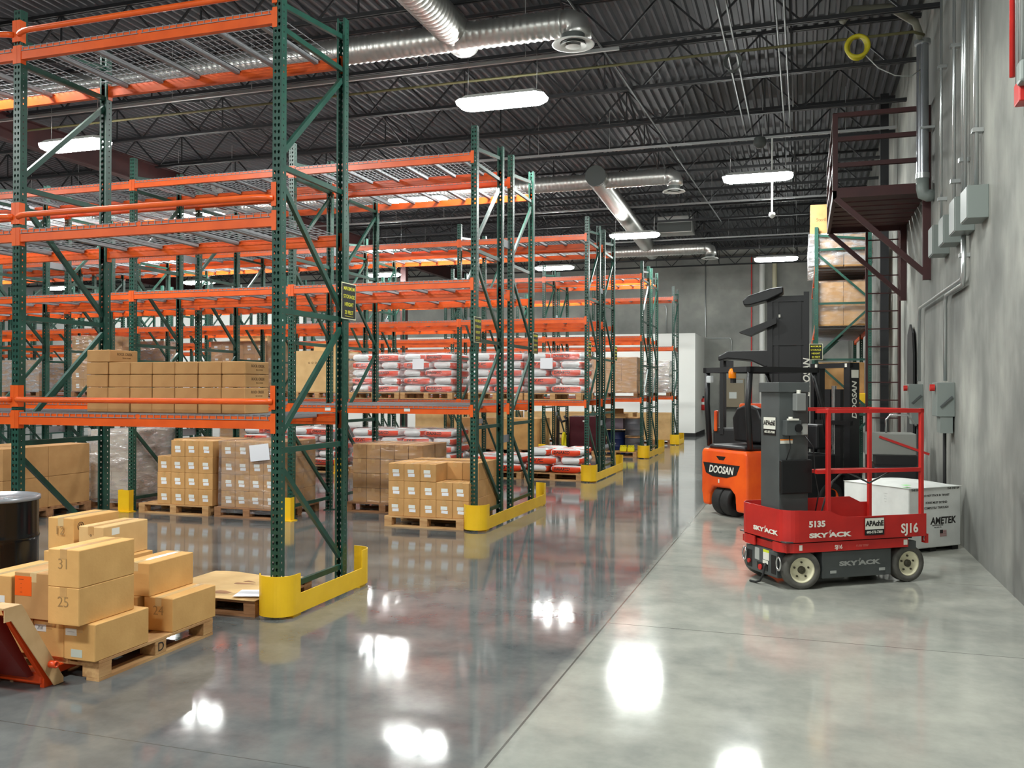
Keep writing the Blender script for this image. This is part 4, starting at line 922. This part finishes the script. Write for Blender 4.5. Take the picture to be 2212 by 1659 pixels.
for x_ in (-.1, .65): MB().cyl((x_ - .05, -.9, .07), (x_ + .05, -.9, .07), .07).build('load_wheel', m_rubber, rt)

# ---------------------------------------------------------------- white machine carton near the wall
m_wcard = mat('white_cardboard', sr(222, 224, 220), .6, c2=sr(206, 208, 204), scale=4); m_gcard = mat('white_cardboard_side', sr(206, 208, 204), .6)
ab = empty('machine_carton', (1.05, 9.98, 0), R(43), 'big white machine carton with black printing against the right wall behind the red lift', 'carton')
BW, BD, BH = .77, .88, .69
b = MB(); n = 8; vs = []
MB().box(0, BW, 0, BD, .045, BH - .012).build('box_body', m_wcard, ab, bevel=.012)
vs = [(-.01 + (BW + .02) * i / n, -.01 + (BD + .02) * j / n, BH - .014 + .05 * math.sin(PI * i / n) ** .8 * math.sin(PI * j / n) ** .8) for j in range(n + 1) for i in range(n + 1)]
b.add(vs, [(j*(n+1)+i, j*(n+1)+i+1, (j+1)*(n+1)+i+1, (j+1)*(n+1)+i) for j in range(n) for i in range(n)], True); b.box(-.01, BW + .01, -.01, -.004, BH - .02, BH - .012).build('bulging_lid', m_wcard, ab)
for x_ in (.05, BW/2, BW - .05): MB().box(x_ - .045, x_ + .045, .03, BD - .03, 0, .045).build('skid', m_rubber, ab)
def tx(s, size, x, z, **k): text(s, size, m_ink, ab, (x, -.001, z), F_, **k)
tx('THIS END UP', .03, .12, .655, bold=.0006); tx('THIS END UP', .03, .65, .655, bold=.0006); tx('DO NOT STACK IN TRANSIT', .030, .40, .59, bold=.0006); tx('FORKS MUST EXTEND', .032, .40, .515, bold=.0006); tx('COMPLETELY THROUGH', .032, .40, .46, bold=.0006)
tx('AMETEK', .10, .50, .32, bold=.003, shear=.1); tx('PRESTOLITE POWER', .018, .42, .275); tx('www . power . info', .014, .42, .255)
fl = empty('printed_flag', (.50, -.0012, .19), 0); fl.parent = ab
for k in range(7): MB().box(-.05, .05, -.001, 0, -.035 + k*.01, -.030 + k*.01).build('red_stripe', mat('faded_red_print', sr(180, 120, 118), .6) if k == 0 else bpy.data.materials['faded_red_print'], fl)
MB().box(-.05, -.005, -.0016, -.001, -.002, .035).build('dark_canton', m_ink, fl)
text('AMETEK', .15, m_ink, ab, (-.0015, .45, .27), (PI/2, 0, -PI/2), bold=.004)
for k, s_ in enumerate(('- --- --', '-----', '--- --', '----')): text(s_, .018, m_ink, ab, (-.0015, .30, .60 - .03 * k), (PI/2, 0, -PI/2))
tag(MB().box(-.04, .04, -.03, .03, 0, .0015).build('green_sticker', mat('green_sticker', sr(130, 240, 120), .5), None, (1.03, 10.05, .705), R(43)), 'small bright green sticker on the corner of the white machine carton lid', 'sticker')

# ---------------------------------------------------------------- floor scrubber and things by the wall
fs = empty('floor_scrubber', (1.12, 12.75, 0), 0, 'black floor scrubber with grey hopper and bent chrome handle, behind the white machine carton', 'floor scrubber')
MB().box(-.25, .33, -.3, .45, .12, .72).build('body', m_bk, fs, bevel=.06, seg=3); MB().box(-.32, .30, -.1, .40, .84, 1.12).build('hopper', mat('grey_hopper', sr(134, 136, 130), .5), fs, bevel=.01)
MB().tube([(-.05, .1, 1.1), (-.05, .1, 1.30), (-.0, .1, 1.36), (.22, .1, 1.36), (.32, .1, 1.22)], .014, 8).build('handle', m_chrome, fs)
MB().bar((-.15, -.11, 1.08), (.45, -.11, .86), .03).build('orange_arm', m_red, fs); MB().box(-.2, .3, -.2, .3, .72, .84).build('rim', m_black, fs)
for x_, y_ in ((-.2, -.2), (.28, -.2), (0, .35)): MB().cyl((x_ - .03, y_, .12), (x_ + .03, y_, .12), .12).build('wheel', m_rubber, fs)
cm = MB(); cm.prism([(-.22, 0), (.22, 0), (.22, .35), (.14, .52), (0, .58), (-.14, .52), (-.22, .35)], .3, 'y', -.15)
tag(cm.build('black_cover', m_rubber, None, (1.36, 11.9, 0), bevel=.03), 'black rounded cover on the floor between the white carton and the right wall', 'cover')
mt_ = MB(); mt_.prism([(0, 0), (0, 2.2), (.12, 2.55), (.45, 2.7), (.75, 2.55), (.8, 2.2), (.8, 0)], .03, 'x', 0)
tag(mt_.build('rubber_mat', m_rubber, None, (1.60, 14.7, .02)), 'tall black round topped mat leaning on the right wall beside the ladder', 'mat')
# ---------------------------------------------------------------- maroon platform and ladder
pf = empty('wall_platform', (1.66, 13.2, 0), 0, 'dark maroon steel platform with railing high on the right wall', 'platform')
x0, x1, y0, y1, zp = -1.25, 0, 0, 3.0, 4.47
b = MB(); b.box(x0, x1, y0, y0 + .05, zp - .10, zp + .04).box(x0, x1, y1 - .05, y1, zp - .10, zp + .04).box(x0, x0 + .05, y0, y1, zp - .10, zp + .04).build('floor_frame', m_maroon, pf)
b = MB()
for k in range(8): b.box(x0 + .05, x1, .05 + k * .37, .32 + k * .37, zp - .02, zp + .01)
b.build('floor_planks', m_maroon, pf)
for x, y in ((x0 + .03, .03), (x1 - .04, .03), (x0 + .03, y1 - .03), (x0 + .03, 1.5)): MB().box(x - .035, x + .035, y - .035, y + .035, zp, zp + 1.08).build('rail_post', m_maroon, pf)
for z in (.36, .72, 1.06): MB().box(x0, x1, .0, .06, zp + z - .03, zp + z + .03).box(x0, x0 + .06, 0, y1, zp + z - .03, zp + z + .03).build('hand_rail', m_maroon, pf)
for y in (.03, y1 - .03):
    MB().bar((x0 + .04, y, zp - .1), (-.06, y, zp - 1.2), .07).build('knee_brace', m_maroon, pf); MB().box(-.10, 0, y - .04, y + .04, zp - 1.28, zp).build('wall_post', m_maroon, pf)
ld = empty('wall_ladder', (1.32, 16.45, 0), 0, 'long maroon caged style ladder rising to the wall platform', 'ladder')
for x in (-.26, .26): MB().box(x - .02, x + .02, -.035, .035, .0, 4.5).build('side_rail', m_maroon, ld)
for k in range(14): MB().bar((-.25, 0, .3 + k * .305), (.25, 0, .3 + k * .305), .02).build('rung', m_maroon, ld)
# ---------------------------------------------------------------- rack against the right wall, beams along Y
t = empty('pallet_rack', (1.27, 18.3, 0), -PI/2 * 0, 'tall green rack against the right wall with large cartons, seen from its end', 'pallet rack')
RX0 = -1.04
for j in range(3):
    f = empty('upright_frame', (0, j * 2.513, 0), PI/2); f.parent = t
    inst('post', PM, f, (0, 0, 0)); inst('post', PM, f, (PWD, DEP, 0), PI)
    for m in BM: inst('brace', m, f, (.038, 0, 0))
for j in range(2):
    for l in (1.42, 2.95, 4.10):
        inst('beam', BEAM, t, (0, j * 2.513 + PWD, l), PI/2); inst('beam', BEAM, t, (-DEP, (j + 1) * 2.513, l), -PI/2)
        for d in (0, 1): inst('wire_deck', DECK, t, (0, j * 2.513 + PWD + .01 + d * 1.22, l), PI/2)
XA = 1.27 - DEP + .06
def rc(yo, z, h, lab, txt=None, mm=m_card2, x=XA, w=.47, d=.585, **k):  # duller cardboard puts the shade of this rack into the carton colour
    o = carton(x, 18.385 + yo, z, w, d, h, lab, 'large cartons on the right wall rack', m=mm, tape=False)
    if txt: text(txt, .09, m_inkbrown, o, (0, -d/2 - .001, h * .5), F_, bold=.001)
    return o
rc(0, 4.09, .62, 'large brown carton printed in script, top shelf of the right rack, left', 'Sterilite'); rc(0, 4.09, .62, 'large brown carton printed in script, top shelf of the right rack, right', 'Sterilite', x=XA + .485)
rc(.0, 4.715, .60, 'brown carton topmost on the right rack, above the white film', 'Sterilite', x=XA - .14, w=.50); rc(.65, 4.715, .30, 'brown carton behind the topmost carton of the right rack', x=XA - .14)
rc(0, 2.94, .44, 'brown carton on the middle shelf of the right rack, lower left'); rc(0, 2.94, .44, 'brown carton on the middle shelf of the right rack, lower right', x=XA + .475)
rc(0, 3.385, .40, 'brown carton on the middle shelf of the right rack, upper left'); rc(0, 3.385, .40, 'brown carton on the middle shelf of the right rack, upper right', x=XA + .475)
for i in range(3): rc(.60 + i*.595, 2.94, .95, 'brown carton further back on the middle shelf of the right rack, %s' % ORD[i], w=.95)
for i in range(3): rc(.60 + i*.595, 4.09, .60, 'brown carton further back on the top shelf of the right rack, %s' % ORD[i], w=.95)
wrap(XA - .16, XA + .99, 18.37, 20.79, 4.12, 4.73, 'loose white stretch wrap hanging around the top shelf of the right rack', m_film2, 31, top=False)
wrap(XA - .02, XA + .97, 18.35, 18.98, 2.97, 3.80, 'stretch wrap around the middle shelf cartons of the right rack', m_film, 32)
tag(MB().box(0, .30, 0, .4, 0, .2).build('yellow_tote', m_yellow, None, (.9, 18.4, 1.43), bevel=.01), 'yellow plastic tote on the low shelf of the right rack', 'tote')
tag(MB().box(0, .9, 0, 1.2, 0, .8).build('shadowy_crate', m_card2, None, (.26, 18.6, 1.43), bevel=.01), 'brown crate deep on the low shelf of the right wall rack', 'crate')
sign((.26, 18.255, 2.43), 0, 'storage height sign on the left post of the right wall rack')
sign((XR + .078 + .006, 10.02 + .02, 2.40), PI/2, 'storage height sign on the front post of the second rack row'); sign((-3.70, r2b + DEP + .0, 2.36), PI/2, 'storage height sign on the rear post of the second rack row')
sign((-3.70, 15.93 + .02, 2.42), PI/2, 'small far storage height sign on the front of the third row'); sign((-3.70, r3b + DEP, 2.44), PI/2, 'small far storage height sign on the rear post of the third row')
# ---------------------------------------------------------------- right wall services
m_box = mat('grey_electrical_box', sr(124, 132, 128), .45)
st('column', MB().box(1.36, 1.5, 17.5, 17.64, 0, 7.1), m_steel)
def ebox(y, z0, z1, lab, d=.18, w=.36):
    t = empty('junction_box', (1.66, y, 0), 0, lab, 'electrical box', 'grey boxes on the right wall'); MB().box(-d, 0, 0, w, z0, z1).build('box', m_box, t, bevel=.004, seg=1); MB().box(-d - .008, -d, .01, w - .01, z0 + .01, z1 - .01).build('cover', m_box, t)
for y, lab, z1 in ((9.27, 'largest looking grey junction box high on the right wall, nearest', 3.62), (9.98, 'grey junction box second from the camera on the right wall', 3.66), (10.75, 'grey junction box third from the camera on the right wall', 3.62), (11.6, 'grey junction box farthest of the four on the right wall', 3.66)): ebox(y, 3.31, z1, lab)
def pipe(name, pts, r, m_, lab, cat='pipe', clamps=()):
    t = empty(name, (0, 0, 0), 0, lab, cat); MB().tube(pts, r, 12).build('pipe_run' if cat != 'conduit' else 'conduit_run', m_, t)
    for c in clamps: MB().box(1.56, 1.66, c[0] - r - .02, c[0] + r + .02, c[1] - .02, c[1] + .02).build('clamp', m_conduit, t)
    return t
xp = 1.60
pipe('wall_conduit', [(xp, 11.82, 3.67), (xp, 11.82, 7.1)], .016, m_conduit, 'thin vertical conduit into the farthest grey box', 'conduit', ((11.82, 4.0), (11.82, 5.6)))
pipe('wall_conduit', [(xp, 10.86, 3.63), (xp, 10.86, 7.1)], .018, m_conduit, 'thin vertical conduit into the third grey box', 'conduit', ((10.86, 4.0), (10.86, 5.5)))
pipe('wall_conduit', [(xp, 10.30, 3.67), (xp, 10.30, 7.1)], .017, m_conduit, 'thick vertical conduit above the second grey box, farther of the pair', 'conduit', ((10.3, 4.1),))
pipe('wall_conduit', [(xp, 10.16, 3.67), (xp, 10.16, 7.1)], .017, m_conduit, 'thick vertical conduit above the second grey box, nearer of the pair', 'conduit')
pipe('wall_conduit', [(xp, 9.55, 3.63), (xp, 9.55, 7.1)], .024, m_conduit, 'thick vertical conduit above the nearest grey box', 'conduit', ((9.55, 4.2),))
m_duct2 = mat('shiny_pipe_metal', sr(190, 194, 200), .22, .9)
vp = empty('vent_pipe', (0, 0, 0), 0, 'large shiny vertical pipe with an elbow turning into the right wall beside the platform', 'pipe')
MB().cyl((1.52, 12.9, 4.55), (1.52, 12.9, 6.3), .075, n=20).build('vertical_pipe', m_duct2, vp); MB().cyl((1.52, 12.9, 4.50), (1.52, 12.9, 4.57), .085, n=20).build('collar', m_conduit, vp)
MB().tube([(1.52, 12.9, 4.52), (1.52, 12.9, 4.36), (1.53, 12.9, 4.29), (1.58, 12.9, 4.27), (1.66, 12.9, 4.27)], .08, 18).build('elbow', m_box, vp); MB().box(1.48, 1.66, 12.8, 13.0, 5.14, 5.17).build('clamp', m_conduit, vp)
MB().cyl((1.52, 12.9, 6.28), (1.52, 12.9, 6.34), .10, n=16).build('cap', m_conduit, vp)
MB().tube([(1.50, 12.85, 6.33), (1.42, 12.8, 6.55), (1.1, 12.7, 6.75), (.6, 12.5, 6.70), (.5, 12.4, 6.52)], .05, 8).build('flexible_hose', mat('dusty_hose', sr(120, 118, 104), .7), vp)
pipe('wall_conduit', [(xp, 10.28, 3.30), (xp, 10.28, 2.93), (xp, 10.36, 2.86), (xp, 13.85, 2.86), (xp, 13.95, 2.78), (xp, 13.95, 1.82)], .022, m_conduit, 'conduit dropping from the grey boxes and running along the wall to the far switch', 'conduit', ((10.28, 3.1),))
pipe('wall_conduit', [(xp, 10.24, 3.30), (xp, 10.24, 2.88), (xp, 10.32, 2.80), (xp, 11.42, 2.80), (xp, 11.5, 2.72), (xp, 11.5, 1.80)], .022, m_conduit, 'conduit branching down to the nearer wall switch', 'conduit')
pipe('wall_conduit', [(xp, 11.55, 1.36), (xp, 11.55, .05)], .02, m_rubber, 'dark cable dropping from the nearer wall switch to the floor', 'conduit'); pipe('wall_conduit', [(xp, 14.1, 1.42), (xp, 14.1, .55), (1.52, 13.6, .4)], .02, m_rubber, 'dark cable from the farther wall switch', 'conduit')
for y, lab in ((11.2, 'grey disconnect switch with lever and red knob, nearer one on the wall'), (14.0, 'grey disconnect switch with red knob, farther one on the wall')):
    t = empty('disconnect_switch', (1.66, y, 0), 0, lab, 'electrical switch', 'wall disconnect switches')
    MB().box(-.19, 0, 0, .4, 1.39, 1.78).build('enclosure', m_box, t, bevel=.006); MB().box(-.15, -.02, 0.02, .3, 1.2, 1.39).build('lower_enclosure', m_box, t)
    MB().bar((-.15, -.02, 1.50), (-.03, -.02, 1.62), .02).build('lever', m_sgrey, t); MB().cyl((-.20, .1, 1.72), (-.25, .1, 1.72), .04).build('red_knob', m_red, t)
# fire line and alarm at the top right
pipe('fire_pipe', [(1.60, 8.0, 4.2), (1.60, 8.0, 7.1)], .022, m_red, 'red vertical pipe at the upper right edge', 'pipe', ((8.0, 4.9),))
pipe('wall_conduit', [(1.61, 7.86, 4.1), (1.61, 7.86, 7.1)], .018, m_conduit, 'grey conduit next to the red pipe, farther one', 'conduit'); pipe('wall_conduit', [(1.61, 7.72, 4.1), (1.61, 7.72, 7.1)], .02, m_conduit, 'grey conduit next to the red pipe, nearer one', 'conduit')
t = empty('fire_alarm_horn', (1.66, 7.75, 3.98), 0, 'red fire alarm horn at the upper right edge of the wall', 'alarm'); MB().box(-.08, 0, -.08, .10, -.07, .10).build('housing', m_red, t, bevel=.01)
t = empty('conduit_body', (1.66, 7.62, 4.06), 0, 'grey cast conduit box beside the red alarm', 'electrical box'); MB().box(-.10, 0, -.08, .06, -.04, .13).build('box', m_box, t, bevel=.02)
# ---------------------------------------------------------------- roof services: ducts, diffusers, gas line
def spiral(pts_, r, bend=0):
    """straight spiral duct with raised seams"""
    p = Vector(pts_[0]); q = Vector(pts_[1]); L_ = (q - p).length; n = int(L_ / .03); P = []; Rr = []
    for i in range(n + 1):
        c = p + (q - p) * (i / n); P.append(c); Rr.append(r + (.012 if i % 3 == 0 else 0))
    return P, Rr
def duct(name, segs, lab, caps=(), diff=None, cat='duct'):
    t = empty(name, (0, 0, 0), 0, lab, cat)
    for a, b_, r in segs: P, Rr = spiral((a, b_), r); MB().tube(P, Rr, 24).build('duct_section', m_duct, t)
    return t
DR = .21
dm = duct('main_duct', [((-4.25, -5.5, 6.28), (-4.25, 10.95, 6.28), DR)], 'large shiny spiral duct coming from above the camera to the nearest cross duct')
MB().tube([(-4.25, 10.9, 6.28), (-4.25, 11.05, 6.26), (-4.25, 11.13, 6.2)], [DR, DR*.95, DR*.6], 24).build('end_cap', m_duct, dm)
dm2 = duct('main_duct', [((-4.15, 18.45, 6.2), (-4.7, 29.4, 6.2), DR)], 'large shiny spiral duct beyond the dark round end disc')
MB().cyl((-4.147, 18.38, 6.2), (-4.15, 18.46, 6.2), DR + .01, n=32).build('end_disc', m_dgrey, dm2)
def cross(y, z, xs, xd, r, lab, zd=None):
    t = duct('cross_duct', [((-24, y, z), (xd - .18, y, z), r)], lab)
    MB().tube([(xd - .2, y, z), (xd - .1, y, z + .0), (xd - .02, y, z - .04), (xd, y, z - .12), (xd, y, z - .2)], r, 20).build('elbow', m_duct, t)
    return t
def diffuser(x, y, z, r, lab):
    t = empty('air_diffuser', (x, y, z), 0, lab, 'air vent', 'round ceiling diffusers')
    MB().lathe([(r*.5, .10), (r*.55, .03), (r*.95, -.005), (r, -.02), (r*.93, -.02), (r*.62, .0)], 36, cap=False).build('outer_cone', m_white, t)
    MB().lathe([(r*.62, -.035), (r*.45, -.02), (r*.35, .0)], 32, cap=False).build('middle_cone', m_white, t); MB().lathe([(r*.36, -.045), (r*.2, -.05), (.001, -.05)], 28, cap=False).build('centre_disc', m_white, t); MB().cyl((0, 0, 0), (0, 0, .1), r*.55, n=24).build('neck', m_dgrey, t)
cross(10.62, 6.2, 0, -2.62, .165, 'nearest shiny cross duct running over the rack rows to a round diffuser'); diffuser(-2.65, 10.5, 5.9, .26, 'nearest big round white ceiling diffuser')
cross(18.9, 6.2, 0, -2.55, .165, 'second shiny cross duct ending at the middle diffuser'); diffuser(-2.58, 18.96, 5.9, .24, 'middle round white diffuser right of the dark duct end disc')
cross(27.75, 6.02, 0, -2.65, .165, 'farthest shiny cross duct near the back wall'); diffuser(-2.68, 27.75, 5.72, .26, 'farthest round diffuser near the back wall')
gp = empty('gas_line', (0, 0, 0), 0, 'long thin yellowish gas line crossing under the roof joists to the wall pipe', 'pipe')
MB().tube([(XL + 2, 12.4, 6.28), (1.35, 12.4, 6.28), (1.5, 12.6, 6.3)], .02, 8).build('pipe_run', mat('dusty_yellow_line', sr(104, 100, 66), .6), gp)
t = empty('hose_coil', (.68, 12.33, 6.14), 0, 'yellow coiled hose hanging on the gas line beside the right wall', 'hose')
for k in range(3): MB().tube([(.135*math.cos(a) * (1 - .08 * k), -.03 + k * .03, .135*math.sin(a) * (1 + .04 * k)) for a in [2*PI*q/26 for q in range(26)]], .026, 8, closed=True).build('coil_loop', mat('yellow_hose', sr(190, 178, 30), .5) if k == 0 else bpy.data.materials['yellow_hose'], t)
MB().tube([(.1, 0, -.12), (.25, 0, -.3), (.45, 0, -.42), (.65, .1, -.42), (.78, .3, -.28)], .007, 6).build('trailing_end', m_txtg, t)
t = empty('wire_coil', (-.89, 12.33, 6.12), 0, 'dusty grey wire coil hanging on the gas line', 'wire coil')
for k in range(4): MB().tube([(.12*math.cos(a + k) * (1 - .1 * k), -.02 + k * .015, .12*math.sin(a + k) * (1 + .05 * k)) for a in [2*PI*q/22 for q in range(22)]], .008, 6, closed=True).build('wire_loop', m_dgrey, t)
for x_, lab in ((-1.05, 'left pipe of the roof pipes running away along the aisle'), (-.93, 'middle pipe of the roof pipes running away along the aisle'), (-.35, 'right pipe of the roof pipes, paired'), (-.25, 'rightmost roof pipe of the pair')): 
    tag(MB().tube([(x_, -2, 6.47), (x_ + .05, 17.2, 6.47)], .014, 8).build('roof_conduit', m_roofpipe), lab, 'conduit')
tag(MB().tube([(-3.05, 2, 6.50), (-2.2, 26, 6.50)], .016, 8).build('roof_conduit', m_roofpipe), 'long thin roof conduit passing right of the nearest diffuser', 'conduit')
t = empty('security_camera', (-.53, 17.2, 4.93), 0, 'thin white pole with a white dome camera hanging below the second lamp', 'camera'); MB().cyl((0, 0, .05), (0, 0, 1.47), .016).build('pole', m_white, t); MB().lathe([(.05, .05), (.06, .02), (.05, -.02), (.02, -.05), (.001, -.055)], 20).build('dome', m_white, t)
t = empty('security_camera', (-.75, 17.15, 6.24), 0, 'round grey camera dome on the strut above the second lamp', 'camera'); MB().lathe([(.10, .14), (.12, .04), (.11, .0), (.06, -.05), (.001, -.06)], 24).build('dome', m_dgrey, t)
t = empty('unit_heater', (-3.65, 27.3, 6.43), 0, 'grey metal heater unit hanging near the far duct', 'heater'); MB().box(-.52, .52, -.3, .4, 0, .5).build('casing', m_duct, t, bevel=.01); MB().box(-.5, .5, -.31, -.3, .02, .3).build('grille', m_dgrey, t)
t = empty('smoke_detector', (-5.3, 14.22, 6.49), 0, 'small red and white sprinkler alarm on a joist left of the second lamp', 'detector'); MB().lathe([(.08, .03), (.12, 0), (.1, -.02), (.001, -.03)], 20).build('base', m_white, t)
t = empty('wall_fan', (-12.6, 17.0, 6.1), 0, 'dusty grey fan hanging under the roof behind the upper left lamp', 'fan')
MB().tube([(.25*math.cos(a), 0, .25*math.sin(a)) for a in [2*PI*q/22 for q in range(22)]], .03, 8, closed=True).build('shroud', m_dgrey, t)
for k in range(4): MB().bar((0, 0, 0), (.22*math.cos(k*PI/2 + .4), .02, .22*math.sin(k*PI/2 + .4)), .02, .12).build('blade', m_txtg, t)
MB().bar((0, 0, .25), (0, 0, .5), .03).build('hanger', m_dgrey, t)
# ---------------------------------------------------------------- back wall services and extinguisher
def bpipe(x, z0, z1, r, m_, lab): tag(MB().cyl((x, YB - r - .02, z0), (x, YB - r - .02, z1), r).build('wall_pipe', m_), lab, 'pipe')
bpipe(-1.45, 0, 6.9, .11, m_white, 'white downpipe on the back wall, thicker left one'); bpipe(-.99, 0, 6.9, .09, mat('cream_pipe', sr(206, 200, 170), .5), 'cream downpipe on the back wall, right one behind the tall mast'); bpipe(-1.85, 0, 6.9, .025, m_red, 'thin red pipe on the back wall')
tag(MB().tube([(-3.6, YB - .04, 6.9), (-3.6, YB - .04, 3.74), (-3.5, YB - .04, 3.70), (-2.65, YB - .04, 3.70), (-2.6, YB - .04, 3.6), (-2.6, YB - .04, 2.1)], .02, 8).build('wall_conduit', m_conduit), 'thin bent conduit on the back wall above the white partition corner', 'conduit')
tag(MB().tube([(-5.6, YB - .04, 5.05), (-5.2, YB - .04, 5.05), (-5.13, YB - .04, 4.98), (-5.13, YB - .04, 3.72)], .02, 8).build('wall_conduit', m_conduit), 'thin conduit dropping behind the partition left of the last rack', 'conduit')
t = empty('wall_cabinet', (-2.53, YB, 0), 0, 'tan cabinet with a white label on the back wall, seen through the forklift guard', 'cabinet'); MB().box(-.46, .42, -.3, 0, 1.02, 2.12).build('body', mat('tan_cabinet', sr(150, 138, 116), .6), t, bevel=.01); MB().box(-.14, .14, -.303, -.3, 1.35, 1.6).build('label', m_label, t); MB().box(.0, .38, -.303, -.3, 1.95, 2.07).build('label', m_txtg, t)
t = empty('fire_extinguisher', (-3.56, 34.52, .90), 0, 'small red fire extinguisher on the end of the white partition', 'fire extinguisher')
MB().lathe([(.05, 0), (.08, .02), (.08, .40), (.05, .46), (.02, .48), (.001, .48)], 20).build('cylinder', m_red, t); MB().box(-.04, .03, -.04, .04, .48, .54).build('valve', m_black, t); MB().cyl((0, 0, .22), (0, 0, .32), .082, n=20).build('label_band', m_label, t); MB().tube([(.05, 0, .5), (.09, -.06, .35), (.09, -.08, .1)], .01, 6).build('hose', m_rubber, t)
# ---------------------------------------------------------------- orange pallet jack
pj = empty('pallet_jack', (-4.44, 3.9, 0), 0, 'orange pallet jack with its frame edge covered in brown paper, under the front pallet', 'pallet jack')
m_pj = mat('orange_jack_paint', sr(226, 74, 24), .35); m_paperb = mat('brown_wrapping_paper', sr(206, 170, 124), .7, c2=sr(188, 150, 104), scale=6); m_pjd = mat('dark_red_jack', sr(110, 24, 18), .4)
for x in (.27, -.27): MB().prism([(.12, .035), (.12, .078), (.20, .085), (1.15, .078), (1.22, .055), (1.22, .04)], .15, 'x', x - .075).build('fork', m_pj, pj, bevel=.006, seg=1)
MB().box(-.35, .37, .05, .13, .02, .09).build('cross_member', m_pj, pj, bevel=.006, seg=1)
for x in (.385, -.385):
    s = 1 if x > 0 else -1
    MB().prism([(-.20, .50), (-.13, .50), (.14, .04), (.14, .0), (.06, .0), (.06, .05), (-.17, .42)], .03, 'x', x - (.03 if s > 0 else 0)).build('side_frame', m_pj, pj)
MB().prism([(-.23, .50), (-.16, .44), (.04, .07), (.0, .07), (-.23, .40)], .66, 'x', -.33).build('back_plate', m_pjd, pj)
b = MB(); b.prism([(-.235, .515), (-.125, .515), (.165, .035), (.165, .005), (.155, .005), (.155, .03), (-.13, .505), (-.235, .505)], .14, 'x', .275); b.prism([(-.235, .515), (-.125, .515), (.165, .035), (.165, .005), (.10, .005), (-.19, .44), (-.235, .44)], .006, 'x', .412)
b.build('paper_cover', m_paperb, pj)
b = MB(); b.prism([(-.235, .515), (-.125, .515), (-.125, .509), (-.235, .509)], .7, 'x', -.42); b.prism([(-.25, .516), (-.235, .516), (-.21, .44), (-.226, .44)], .62, 'x', -.40); b.build('paper_cover', m_paperb, pj)
MB().lathe([(.02, 0), (.02, .045), (.011, .045), (.011, .02), (.001, .02)], 20, T=Matrix.Translation((.418, .07, .135)) @ Matrix.Rotation(PI/2, 4, 'Y')).build('pivot_tube', m_pj, pj)
for x in (-.07, .07): MB().cyl((x - .03, -.10, .10), (x + .03, -.10, .10), .10, n=28).build('steer_wheel', m_rubber, pj)
MB().cyl((-.12, -.10, .10), (.12, -.10, .10), .03).build('axle', m_chrome, pj); MB().box(-.06, .06, -.16, -.04, .20, .24).build('yoke', m_chrome, pj); MB().cyl((0, -.1, .2), (0, -.1, .55), .04).build('pump', m_chrome, pj)
MB().tube([(0, -.12, .5), (0, -.28, .8), (0, -.42, 1.08)], .018, 8).tube([(.1*math.cos(a), -.46 - .0*math.sin(a), 1.16 + .08*math.sin(a)) for a in [2*PI*q/18 for q in range(18)]], .014, 8, closed=True).build('handle', m_pj, pj)
MB().box(.13, .37, .085, .13, .0, .055).build('foot_bar', m_pj, pj, bevel=.004, seg=1)
